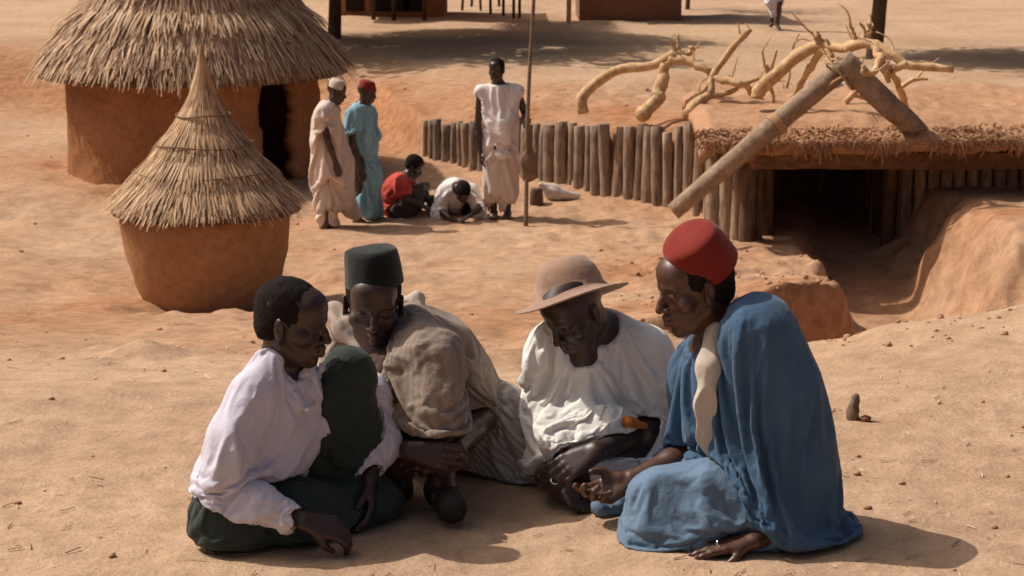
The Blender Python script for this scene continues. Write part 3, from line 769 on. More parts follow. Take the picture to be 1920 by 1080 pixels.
branch([([(1588, 90, 18.4), (1610, 82, 18.3), (1640, 84, 18.2), (1670, 100, 18.1), (1712, 122, 18.0), (1790, 130, 17.9)], [.05, .045, .042, .04, .04, .03]),
        ([(1604, 86, 18.3), (1600, 60, 18.3), (1592, 40, 18.3)], [.022, .016, .01]),
        ([(1612, 82, 18.3), (1622, 62, 18.3), (1612, 42, 18.3)], [.02, .014, .01]),
        ([(1618, 80, 18.3), (1632, 60, 18.3), (1626, 44, 18.3)], [.018, .013, .009]),
        ([(1640, 86, 18.2), (1648, 104, 18.1), (1655, 122, 18.0), (1668, 155, 17.95)], [.036, .036, .034, .02]),
        ([(1650, 110, 18.0), (1640, 134, 17.9), (1622, 136, 17.9), (1618, 122, 17.9)], [.028, .028, .024, .02]),
        ([(1655, 122, 18.0), (1675, 128, 18.0), (1700, 120, 18.0)], [.03, .036, .03])],
       'tangled crown of peeled twigs and a pale limb on top of the lashed poles', 5)
branch([([(1698, 200, 18.6), (1690, 170, 18.4), (1672, 140, 18.2), (1664, 118, 18.1)], [.03, .03, .028, .024]),
        ([(1688, 165, 18.4), (1712, 150, 18.4), (1740, 148, 18.4)], [.02, .018, .012])],
       'short bent peeled branch behind the right hand pole', 6)
branch([([(1585, 192, 20.2), (1600, 176, 20.2), (1612, 162, 20.2), (1640, 150, 20.2)], [.034, .03, .026, .02]),
        ([(1600, 178, 20.2), (1628, 186, 20.2)], [.02, .014])],
       'dark stubby forked branch lying behind the lashed poles', 7)
branch([([(1484, 105, 22.5), (1488, 85, 22.5), (1499, 62, 22.5)], [.014, .012, .008]), ([(1484, 105, 22.5), (1478, 150, 22.3), (1470, 190, 22.2)], [.014, .018, .02])],
       'very thin bare twig standing behind the thick curved branch', 8)
# bowl on the upper ground
bc = P(1548, 187, 23.2); bc[2] = gz(bc[0], bc[1]); mb = MB()
mb.lathe(bc, [(.0, .0), (.12, .0), (.20, .05), (.235, .11), (.24, .115), (.228, .112), (.19, .055), (.11, .014), (.0, .012)], 36)
tag(mb.build("enamel_bowl", mat_plain("enamel", (.55, .60, .66), .35, .05, 6, .5), None, loc=bc), 'pale blue enamel bowl set on the earth behind the lashed poles', 'bowl')
# ------------------------------------------------------------------ far things along the top
def tree(x, y, h, tr, crown_c, crown_r, label, seed, n=5200, lean=(0, 0)):
    rg = np.random.RandomState(seed); z0 = gz(x, y)
    t = thing("shade_tree", label, 'tree', (x, y, z0), 'shade trees on the upper ground')
    mb = MB(); top_ = np.array([x+lean[0], y+lean[1], z0+h])
    mb.tube(bez([(x, y, z0-.2), (x+lean[0]*.2+.04, y, z0+h*.4), top_], 14), list(np.linspace(tr*1.25, tr*.7, 15)), 12, True, .08, seed)
    tips = []
    for k in range(11):
        a = 2*math.pi*k/11+rg.rand()*.5; e = top_+np.array(crown_r)*np.array([math.cos(a)*.75, math.sin(a)*.75, .3+.5*rg.rand()])
        m = (top_+e)/2+np.array([0, 0, -.1]); q = bez([top_-np.array([0, 0, .2*rg.rand()]), m, e], 8); mb.tube(q, list(np.linspace(tr*.45, tr*.1, len(q))), 7); tips.append(e)
        for j in range(3):
            e2 = m+(e-m)*rg.rand()+rg.randn(3)*np.array(crown_r)*.3; q = bez([m, (m+e2)/2, e2], 5); mb.tube(q, list(np.linspace(tr*.2, tr*.05, len(q))), 5); tips.append(e2)
    mb.build("trunk", M_bark, t)
    V = []; Fc = []; cc = np.array(crown_c)
    cl = [cc+rg.uniform(-1, 1, 3)*np.array(crown_r)*.8 for _ in range(40)]+tips
    for i in range(n):
        c = cl[rg.randint(len(cl))]+rg.randn(3)*np.array([.42, .42, .28]); u = rg.randn(3); u /= np.linalg.norm(u); w = np.cross(u, rg.randn(3)); w /= np.linalg.norm(w)
        s_ = .11+.10*rg.rand(); b = len(V); V += [c-u*s_, c+w*s_*.5, c+u*s_, c-w*s_*.5]; Fc.append((b, b+1, b+2, b+3))
    mesh_obj("crown", np.array(V), Fc, M_leaf, t, False)
p = P(626, 64, 35.5)
tree(p[0], 35.5, 2.6, .11, (p[0]-.6, 34.4, 3.2), (4.2, 4.0, 1.0), 'shade tree whose dark thin trunk stands behind the round hut roof', 21, 20000)
p = P(1638, 76, 31.5)
tree(p[0], 31.5, 3.0, .12, (p[0]-.4, 32.6, 3.4), (2.4, 1.8, .9), 'shade tree whose leaning trunk stands behind the lashed poles', 22, 6000, (.35, 0))
def stakes(xs_, y, h, label, roof, group=None):
    pass
# dark mud hut with shaded wall
p0 = P(630, 22, 42.8); p1 = P(850, 22, 42.8); zc = gz(0, 41)
sh = thing("flat_hut", 'long low mud hut in shade on the far side of the open ground', 'hut', (p0[0], 41, zc))
mb = MB(); w = p1[0]-p0[0]
mb.box(((p0[0]+p1[0])/2-.15, 43.8, zc+1.0), (w-.1, 2.0, 2.2)); wo = mb.build("wall", M_mud, sh, False)
mb = MB(); mb.box(((p0[0]+p1[0])/2-.2, 43.1, zc+2.2), (w+.9, 4.0, .3)); mb.build("roof", M_straw2, sh, False)
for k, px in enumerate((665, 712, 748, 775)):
    q = P(px, 10, 42.7); mb = MB(); mb.box((q[0], 42.785, zc+.85), (.42, .03, 1.5)); mb.build("doorway", M_dark, sh, False)  # flat panels on the wall; the shade of the openings is painted
for k, px in enumerate((700, 738, 795)):
    q = P(px, 22, 41.5); mb = MB(); mb.tube([(q[0], 41.5, zc-.1), (q[0]+.03, 41.5, zc+1.2), (q[0], 41.5, zc+2.1)], [.05, .045, .045], 8); mb.build("post", M_bark, sh)
# rack of thin stakes with a brush roof
rk = thing("stake_rack", 'open rack of thin crooked stakes under a brush roof, far behind the tall pole', 'rack', (P(915, 25, 39)[0], 39.5, zc))
for k, (px, py) in enumerate([(866, 18), (902, 19), (920, 26), (944, 30), (963, 35), (974, 34), (884, 12), (936, 14)]):
    yv = 3.0
    from_ = (1.7+.86)/(-(P(px, py, 1.0)[2]-CAMZ)); q = P(px, py, from_); mb = MB(); j = rg.randn()*.05
    mb.tube([(q[0], q[1], gz(q[0], q[1])-.1), (q[0]+j, q[1], zc+.9), (q[0]-j*.5, q[1], zc+1.9)], [.035, .032, .026], 7, True, .1, k); mb.build("stake", M_bark, rk)
V = []; Fc = []
for i in range(2600):
    c = np.array([P(918, 20, 38)[0]-.2+rg.uniform(-1.1, 1.1), 39.3+rg.uniform(-2.3, 2.6), zc+1.9+rg.rand()*.3]); u = np.array([rg.randn(), rg.randn(), rg.randn()*.25]); u /= np.linalg.norm(u); w_ = np.cross(u, [0, 0, 1.]); b = len(V)
    V += [c-u*.3-w_*.012, c-u*.3+w_*.012, c+u*.3+w_*.012, c+u*.3-w_*.012]; Fc.append((b, b+1, b+2, b+3))
mesh_obj("brush_roof", np.array(V), Fc, M_straw2, rk, False)
# brick hut at the top centre right
q0 = P(1066, 30, 41); q1 = P(1285, 30, 41)
bh = thing("brick_hut", 'small reddish brick hut with a pale corner post, far behind the tall pole', 'hut', (q0[0], 41.2, gz(q0[0], 41)))
mbm, nt, bb = new_mat("mud_brick"); br = nt.nodes.new("ShaderNodeTexBrick"); br.inputs['Scale'].default_value = 5
br.inputs['Color1'].default_value = (.26, .11, .05, 1); br.inputs['Color2'].default_value = (.33, .15, .075, 1); br.inputs['Mortar'].default_value = (.17, .09, .05, 1)
tc = nt.nodes.new("ShaderNodeTexCoord"); mp = nt.nodes.new("ShaderNodeMapping"); mp.inputs['Rotation'].default_value = (math.pi/2, 0, 0)
nt.links.new(tc.outputs['Object'], mp.inputs[0]); nt.links.new(mp.outputs[0], br.inputs['Vector']); nt.links.new(br.outputs['Color'], bb.inputs['Base Color']); bb.inputs['Roughness'].default_value = .95
zz = gz(q0[0], 41)
mb = MB(); mb.box(((q0[0]+q1[0])/2+.1, 42.6, zz+1.1), (q1[0]-q0[0]-.3, 2.4, 2.6)); mb.build("wall", mbm, bh, False)
mb = MB(); mb.box(((q0[0]+q1[0])/2+.1, 42.4, zz+2.5), (q1[0]-q0[0]+.6, 3.6, .25)); mb.build("roof", M_straw2, bh, False)
mb = MB(); mb.tube([(q0[0], 41.0, zz-.2), (q0[0]+.02, 41.0, zz+1.2), (q0[0], 41.0, zz+2.5)], [.055, .05, .05], 9); mb.build("post", M_peeled, bh)
# thin tree stems near px 1255, 1285
for k, (px, py, rr, lb) in enumerate([(1253, 34, .045, 'thin bare sapling stem at the right corner of the brick hut'), (1288, 18, .06, 'thicker dark sapling stem just right of the brick hut')]):
    d = (1.7+.86)/(-(P(px, py, 1.0)[2]-CAMZ)); q = P(px, py, d)
    t = thing("sapling", lb, 'sapling', (q[0], q[1], gz(q[0], q[1])), 'saplings by the brick hut')
    mb = MB(); mb.tube(bez([(q[0], q[1], gz(q[0], q[1])-.2), (q[0]+.05, q[1], zc+1.), (q[0]-.02, q[1], zc+2.2)], 8), list(np.linspace(rr, rr*.5, 9)), 8, True, .1); mb.build("trunk", M_bark, t)
    V = []; Fc = []
    for i in range(900):
        c = np.array([q[0], q[1], zc+2.4])+rg.randn(3)*np.array([.6, .6, .35]); u = rg.randn(3); u /= np.linalg.norm(u); w_ = np.cross(u, rg.randn(3)); w_ /= np.linalg.norm(w_); b = len(V)
        V += [c-u*.08, c+w_*.04, c+u*.08, c-w_*.04]; Fc.append((b, b+1, b+2, b+3))
    mesh_obj("crown", np.array(V), Fc, M_leaf, t, False)
# tall pole held by the standing man, with a hanging bag
pb = P(986, 416, 19.6); pb[2] = gz(pb[0], pb[1])-.03; pt = P(1002, -22, 19.6)
pole("tall_pole", [pb, P(990, 200, 19.6), pt], [.024, .022, .02], M_pole, None, 10, 5, .05, 'tall thin straight pole held upright by the standing man in white', 'pole')
# stump with pale cloth
sp = P(1006, 378, 20.9); sp[2] = gz(sp[0], sp[1]); mb = MB()
mb.lathe(sp, [(.0, -.05), (.075, -.05), (.078, .06), (.07, .16), (.062, .185), (.0, .18)], 20, rough=.05, seed=3)
tag(mb.build("wooden_stump", M_bark, None, loc=sp), 'small dark wooden stump beside the foot of the tall pole', 'stump')
cl = P(1040, 372, 21.1); cz = gz(cl[0], cl[1])
v = Vol((cl[0]-.35, cl[1]-.25, cz-.1), (cl[0]+.4, cl[1]+.25, cz+.35), .012)
v.cone((cl[0]-.16, cl[1]-.05, cz+.19), (cl[0]-.02, cl[1], cz+.10), .035, .08, .05); v.cone((cl[0]-.02, cl[1], cz+.08), (cl[0]+.26, cl[1], cz+.04), .085, .03, .05)
v.wrinkle((1, 0, -.3), .05, .2, .018, 2); v.build("cloth_bundle", mat_cloth("pale_cloth", (.62, .56, .50)), None); o = bpy.data.objects["cloth_bundle"]
tag(o, 'pale cloth bundle lying on the ground against the dark stump', 'cloth')
# little stump and stone on the near right bank
d = 6.4; sp = P(1602, 786, 6.0); yy = 6.0
for _ in range(30):
    sp = P(1602, 786, yy); yy += (sp[2]-gz(sp[0], sp[1]))*2.0
sp[2] = gz(sp[0], sp[1]); mb = MB(); k = np.linalg.norm(sp)/F
mb.tube([sp+np.array(q)*k for q in ((0, 0, -8), (-4, 0, 8), (-2, 0, 18), (-3, 0, 27), (1, 0, 36), (0, 0, 44), (4, 0, 50))], [13*k, 11*k, 11*k, 8.5*k, 9.5*k, 7*k, 4*k], 11, True, .6, 6)
tag(mb.build("dead_stump", mat_wood("grey_stump", (.12, .085, .06), (.30, .22, .16)), None, loc=sp), 'tiny grey dead stump sticking up from the near right bank', 'stump')
q = sp+np.array([20*k, -.02, 4*k]); mb = MB(); mb.add(*stone_v(q, 11*k, np.random.RandomState(2)))
tag(mb.build("brown_stone", mat_plain("brown_stone", (.22, .10, .05), .9), None, loc=q), 'small reddish brown stone right beside the tiny dead stump', 'stone')
# ------------------------------------------------------------------ draping: a garment is cut from the sculpted shape and settled as cloth over the body
import time as _time
def _coarse(v, step):
    c = Vol.__new__(Vol); c.h = v.h*step; c.lo = v.lo; c.F = v.F[::step, ::step, ::step]; c.n = np.array(c.F.shape); return c.mesh()
def _sample(v, Pt):
    i = np.round((Pt-v.lo)/v.h).astype(int); ok = ((i >= 0) & (i < v.n)).all(1); i = np.clip(i, 0, v.n-1)
    return np.where(ok, v.F[i[:, 0], i[:, 1], i[:, 2]], 1.0)
def _plain(name, V, Q):
    me = bpy.data.meshes.new(name); me.from_pydata(V.tolist(), [], Q.tolist()); me.update(); return me
SIM = True
def drape(v, name, mat, parent, body, over=(), frames=22, grow=.12, bend=.8, step=2, pinz=None, thick=.0028, press=0, sub=1, tens=12, cstep=3, hold=.03, cuts=(), pincut=False):
    if not SIM: return v.build(name, mat, parent)
    V, Q = _coarse(v, step); V = V.astype(float)
    ins = _sample(body, V) < -.004
    Q = Q[~ins[Q].any(1)]
    cutv = np.zeros(len(V), bool)
    for (cp, cn_, cr) in cuts:
        cn_ = np.array(cn_, float)/np.linalg.norm(cn_); cutv |= ((V-np.array(cp))@cn_ > -.004) & (np.linalg.norm(V-np.array(cp), axis=1) < cr)
    Q = Q[~cutv[Q].all(1)]
    # largest pieces only
    par = np.arange(len(V))
    for _ in range(400):
        m = par[Q].min(1); old = par.copy()
        for k in range(4): np.minimum.at(par, Q[:, k], m)
        par = par[par]
        if (old == par).all(): break
    lab = par[Q[:, 0]]; u, cn = np.unique(lab, return_counts=True)
    Q = Q[np.isin(lab, u[cn > 250])]
    used = np.unique(Q); mp = np.full(len(V), -1); mp[used] = np.arange(len(used)); V = V[used]; Q = mp[Q]; cutv = cutv[used]
    E = np.sort(np.concatenate([Q[:, [0, 1]], Q[:, [1, 2]], Q[:, [2, 3]], Q[:, [3, 0]]]), 1)
    ue, ec = np.unique(E, axis=0, return_counts=True); bnd = np.unique(ue[ec == 1]); bnd = bnd if pincut else bnd[~cutv[bnd]]
    be = ue[ec == 1]                                        # even out the cut edges (neckline, cuffs, hem)
    for _ in range(8):
        acc = np.zeros((len(V), 3)); num = np.zeros(len(V))
        for a_, b_ in ((0, 1), (1, 0)): np.add.at(acc, be[:, a_], V[be[:, b_]]); np.add.at(num, be[:, a_], 1)
        m_ = num >= 2; V[m_] = .5*V[m_]+.5*acc[m_]/num[m_][:, None]
    sc = bpy.data.scenes.new("settle"); sc.frame_start = 1; sc.frame_end = frames
    ob = bpy.data.objects.new("settle_cloth", _plain("settle_cloth", V, Q)); sc.collection.objects.link(ob)
    vg = ob.vertex_groups.new(name="pin")
    vg.add([int(i) for i in bnd], 1.0, 'REPLACE')
    if pinz is not None:
        pv = np.where(pinz(V))[0]; vg.add([int(i) for i in pv], 1.0, 'REPLACE')
    tmp = [ob]
    g = bpy.data.objects.new("settle_ground", _plain("sg", np.array([[-3, 3, .001], [3, 3, .001], [3, 8, .001], [-3, 8, .001]]), np.array([[0, 1, 2, 3]]))); tmp.append(g)
    c = Vol.__new__(Vol); c.h = v.h; c.lo = v.lo; c.n = v.n; c.F = v.F+(np.float32(hold) if not callable(hold) else hold(v.ax[2])[None, None, :].astype(np.float32))
    for b in (body,)+tuple(over):
        ix = [np.round((v.ax[a]-b.lo[a])/b.h).astype(int) for a in range(3)]; ok = [(i >= 0) & (i < b.n[a]) for a, i in enumerate(ix)]
        ix = [np.clip(i, 0, b.n[a]-1) for a, i in enumerate(ix)]; FB = b.F[np.ix_(*ix)]
        if not all(o_.all() for o_ in ok): FB = np.where(ok[0][:, None, None] & ok[1][None, :, None] & ok[2][None, None, :], FB, np.float32(1))
        c.F = np.minimum(c.F, FB)
    for k, b in enumerate((c,)):
        Vb, Qb = _coarse(b, cstep); tmp.append(bpy.data.objects.new("settle_body", _plain("sb", Vb, Qb)))
    for o in tmp[1:]:
        sc.collection.objects.link(o); o.modifiers.new("c", 'COLLISION'); o.collision.thickness_outer = .004; o.collision.cloth_friction = 25; o.collision.damping = .6
    m = ob.modifiers.new("cloth", 'CLOTH'); cs = m.settings
    cs.quality = 5; cs.mass = .25; cs.tension_stiffness = tens; cs.compression_stiffness = tens; cs.shear_stiffness = tens*.4; cs.bending_stiffness = bend
    cs.tension_damping = 8; cs.compression_damping = 8; cs.shear_damping = 8; cs.bending_damping = 1; cs.air_damping = 3
    cs.shrink_min = -grow; cs.shrink_max = -grow; cs.vertex_group_mass = "pin"; cs.pin_stiffness = 1
    cc = m.collision_settings; cc.distance_min = .004; cc.collision_quality = 2; cc.use_self_collision = False
    m.point_cache.frame_start = 1; m.point_cache.frame_end = frames
    t0 = _time.time()
    for f_ in range(1, frames+1): sc.frame_set(f_)
    dg = sc.view_layers[0].depsgraph; ev = ob.evaluated_get(dg); me = ev.to_mesh()
    Vn = np.empty(len(me.vertices)*3, np.float32); me.vertices.foreach_get('co', Vn); Vn = Vn.reshape(-1, 3).copy(); ev.to_mesh_clear()
    print("settled", name, len(V), "verts", round(_time.time()-t0, 1), "s moved", float(np.abs(Vn-V).mean()))
    for o in tmp:
        d = o.data; bpy.data.objects.remove(o); bpy.data.meshes.remove(d)
    bpy.data.scenes.remove(sc)
    o = mesh_obj(name, Vn, Q.astype(np.int32), mat, parent)
    if thick: sm_ = o.modifiers.new("thickness", 'SOLIDIFY'); sm_.thickness = thick; sm_.offset = 0
    if sub: ss = o.modifiers.new("smooth", 'SUBSURF'); ss.levels = sub; ss.render_levels = sub
    return o
# ================================================================== people
SKIN = [mat_skin("skin_a", (.040, .020, .014)), mat_skin("skin_b", (.050, .024, .015)), mat_skin("skin_c", (.042, .022, .016)), mat_skin("skin_d", (.085, .036, .022))]
M_hair = mat_plain("short_hair", (.014, .010, .008), .95, .3, 300, .15)
M_nail = mat_plain("nail", (.22, .11, .085), .45, .1)
M_silver = mat_plain("silver", (.8, .8, .82), .25, .05, 30, .5, 1.0)
def head(v, c, f, u, s=1.0, beard=0, hi=True):
    """c = middle of the skull; local axes: x right, y face, z up; metres for an adult"""
    M = frame(f, u); v.local(c, M, s); k = .018
    v.ell((0, -.012, .040), (.074, .096, .083), .0)
    v.ell((0, .022, -.030), (.056, .070, .080), .03)
    v.ell((0, .040, -.078), (.043, .046, .036), .025)               # jaw
    v.ball((0, .070, -.100), .019, .022)                             # chin
    v.ell((0, .060, .052), (.055, .036, .042), .03)                  # forehead
    for e in (-1, 1):
        v.cone((e*.014, .089, .022), (e*.044, .074, .022), .0095, .008, .014)   # brow
        v.ball((e*.048, .056, -.024), .020, .022)                    # cheekbone
        v.cone((e*.056, .0, -.055), (e*.035, .052, -.090), .014, .012, .02)
        v.ball((e*.031, .098, .000), .0155, .010, 'sub')
        v.ball((e*.031, .0765, .001), .0135, .003)                   # eyeball
        v.cone((e*.018, .089, .0035), (e*.044, .082, .003), .004, .0035, .005)  # lid
        v.ell((e*.077, -.006, -.006), (.007, .017, .031), .008, M=frame((e*.35, 1, 0), (0, -.2, 1)))
        v.ell((e*.083, -.002, -.002), (.004, .008, .016), .004, 'sub')
        v.ball((e*.076, .002, -.030), .007, .008)
        v.ball((e*.013, .098, -.036), .0085, .007)                   # nostril wing
    v.chain([(0, .090, .012), (0, .102, -.010), (0, .113, -.031)], [.008, .0085, .0115], .010)
    v.cone((-.020, .086, -.058), (0, .101, -.055), .006, .0078, .008); v.cone((.020, .086, -.058), (0, .101, -.055), .006, .0078, .008)
    v.cone((-.019, .085, -.071), (0, .099, -.072), .0065, .009, .008); v.cone((.019, .085, -.071), (0, .099, -.072), .0065, .009, .008)
    v.cone((-.022, .094, -.0637), (.022, .094, -.0637), .0022, .0022, .003, 'sub')
    if beard: v.ell((0, .062, -.100), (.034, .032, .028), .02)
    v.local()
    return M
HL = [(.040, .024, .019), (.044, .028, .021), (.041, .026, .020), (.032, .019, .017)]
def hand(v, w, d, n, thumb_side, s=1.0, curl=(.35, .5, .35), spread=1.0, thumb=.5, kk=.004, curls=None):
    """w wrist, d finger direction, n palm normal, thumb_side +1/-1 picks the side the thumb leaves from"""
    d = np.array(d, float); d /= np.linalg.norm(d); n = np.array(n, float); n -= d*(n@d); n /= np.linalg.norm(n)
    t = np.cross(n, d)*thumb_side; w = np.array(w, float)
    off = [.030, .010, -.0105, -.029]; adv = [.086, .090, .086, .078]; tips = []
    for i in range(4):
        kn = w+(d*adv[i]+t*off[i])*s
        v.cone(w+t*off[i]*.45*s-n*.002*s, kn, .0170*s, .0125*s, .012*s, flat=(n, .9))
    v.cone(w+(t*.016+d*.03+n*.006)*s, w+(t*.030+d*.055+n*.008)*s, .017*s, .014*s, .012*s)
    for i in range(4):
        kn = w+(d*adv[i]+t*off[i])*s; a = 0; p = kn; dd0 = d+t*((off[i])*2.2*spread); dd0 /= np.linalg.norm(dd0)
        cu = curls[i] if curls else curl; cu = [c*(1+.12*(i-1)) for c in cu]; r = [.0112, .0102, .0094, .0080]
        if i == 3: r = [q*.88 for q in r]
        for j in range(3):
            a += cu[j]; dd = dd0*math.cos(a)+n*math.sin(a); q = p+dd*HL[i][j]*s
            v.cone(p, q, r[j]*s, r[j+1]*s, kk); p = q
        tips.append((p, dd, -dd0*0+(-n*math.cos(a)+dd0*math.sin(a))))
    b = w+(t*.030+d*.040+n*.008)*s; m = b+(t*(.75-.35*thumb)+d*.8+n*(.25+.5*thumb))*.034*s; e = m+(t*(.35-.5*thumb)+d*.9+n*(.25+.5*thumb))*.028*s
    v.cone(b, m, .0125*s, .0105*s, kk*2); v.cone(m, e, .0105*s, .0082*s, kk)
    return tips
def foot(v, an, toe, s=1.0, up=(0, 0, 1)):
    an = np.array(an, float); toe = np.array(toe, float); d = toe-an; d /= np.linalg.norm(d); up = np.array(up, float)
    sd = np.cross(d, up); sd /= np.linalg.norm(sd); he = an-d*.035*s-up*.035*s
    v.cone(an, he, .034*s, .030*s, .02); m = toe-d*.07*s
    v.cone(an-up*.01*s, m, .034*s, .026*s, .03); v.cone(he, m-up*.01*s, .028*s, .024*s, .03)
    for i in range(5):
        o = sd*(i-2)*.0165*s; v.cone(m+o, toe+o-d*abs(i-1)*.010*s-up*.006*s, .013*s, (.0105 if i else .0125)*s, .006)
def arm(v, a, e, w, s=1.0):
    v.cone(a, e, .050*s, .037*s, .03); v.cone(e, np.array(e)*.6+np.array(w)*.4, .038*s, .036*s, .02); v.cone(np.array(e)*.6+np.array(w)*.4, w, .036*s, .0235*s, .02, )
def leg(v, h, k, a, s=1.0):
    h = np.array(h, float); k = np.array(k, float); a = np.array(a, float)
    v.cone(h, k, .085*s, .056*s, .04); v.cone(k, k*.65+a*.35, .054*s, .054*s, .02); v.cone(k*.65+a*.35, a, .054*s, .034*s, .02)
def torso(v, pel, ch, nb, sl, sr, s=1.0):
    v.cone(pel, ch, .125*s, .125*s, .04); v.cone(ch, nb, .12*s, .06*s, .05); v.cone(sl, sr, .06*s, .06*s, .05)
    m = (np.array(sl)+np.array(sr))/2; v.cone(m, ch, .09*s, .12*s, .06)
def nails(tips, parent, s=1.0):
    for p, d, up in tips:
        mb = MB(); c = p+up*.0062*s-d*.001; mb.tube([c-d*.005*s, c+d*.002*s, c+d*.006*s], [.0035*s, .0046*s, .002*s], 8)
        mb.build("fingernail", M_nail, parent)
def hair_cap(name, c, M, s, parent, zcut=.0, mat=None, grow=.007, h=.005, front=.085):
    R = .15*s; v = Vol(np.array(c)-R, np.array(c)+R, h); v.local(c, M, s)
    v.ell((0, -.012, .040), (.074+grow, .096+grow, .083+grow), 0)
    v.ell((0, -.045, -.015), (.066+grow, .055, .062), .02)
    v.ell((0, .104, -.015), (.095, .088, .088), .008, 'sub')        # face below the hairline
    v.plane((0, -.06, -.055), (0, .1, -1), .01)
    for e in (-1, 1): v.ell((e*.083, .0, -.014), (.020, .020, .036), .006, 'sub')
    v.local(); v.displace(lambda x, y, z: .0022*vnoise(x*150, y*150, z*150)+.002*vnoise(x*40, y*40, z*40))
    return v.build(name, mat or M_hair, parent)
def cap(name, c, M, s, prof, ax, off, mat, parent, sq=(1, 1), seed=0, thick=.004):
    """cap of revolution: prof [(r, h)] outer; ax = hat axis matrix"""
    mb = MB(); A = ax.copy(); A[:, 0] *= sq[0]; A[:, 1] *= sq[1]; cc = np.array(c)+off
    inner = [(max(r-thick, 0), h-thick*.5) for r, h in prof][::-1]
    mb.lathe(cc, prof+inner, 72, A)
    V = np.array(mb.v); n = fbm(V[:, 0]*14+seed, V[:, 1]*14, V[:, 2]*14, 3)*.0035; d = V-cc; d /= np.linalg.norm(d, axis=1)[:, None]+1e-9
    return mesh_obj(name, V+d*n[:, None], mb.f, mat, parent)
def bounds(pts, pad):
    pts = np.array(pts); return pts.min(0)-pad, pts.max(0)+pad
# ------------------------------------------------------------------ cloth materials
M_shirt = mat_cloth("lavender_shirt", (.60, .57, .66), .05, .8, .25)
M_trous = mat_cloth("dark_green_trousers", (.030, .042, .036), .15, .8, .3)
M_brown = mat_cloth("taupe_robe", (.32, .245, .195), .10, .85, .35, stripes=(16, (0, .5, .9), .80))
M_pale = mat_cloth("grey_striped_robe", (.40, .36, .32), .08, .85, .35, stripes=(20, (0, 1.0, .5), .62))
M_beige = mat_cloth("beige_cloth", (.45, .355, .295), .06, .85, .3)
M_white = mat_cloth("white_robe", (.80, .78, .74), .04, .85, .3)
M_blue = mat_cloth("blue_robe", (.052, .110, .195), .10, .8, .3, .15)
M_bluep = mat_cloth("paler_blue_robe", (.12, .19, .28), .12, .85, .35, .15)
M_cream = mat_cloth("cream_lining", (.55, .47, .39), .06, .85, .3)
M_felt = mat_cloth("brown_felt", (.34, .215, .15), .10, .95, .25, .25)
M_fez = mat_cloth("red_felt", (.21, .020, .013), .10, .95, .25, .15)
M_blackcap = mat_cloth("black_felt", (.011, .013, .012), .15, .9, .25, .2)
M_shoe = mat_plain("black_leather", (.022, .018, .015), .72, .4, 30, .3)

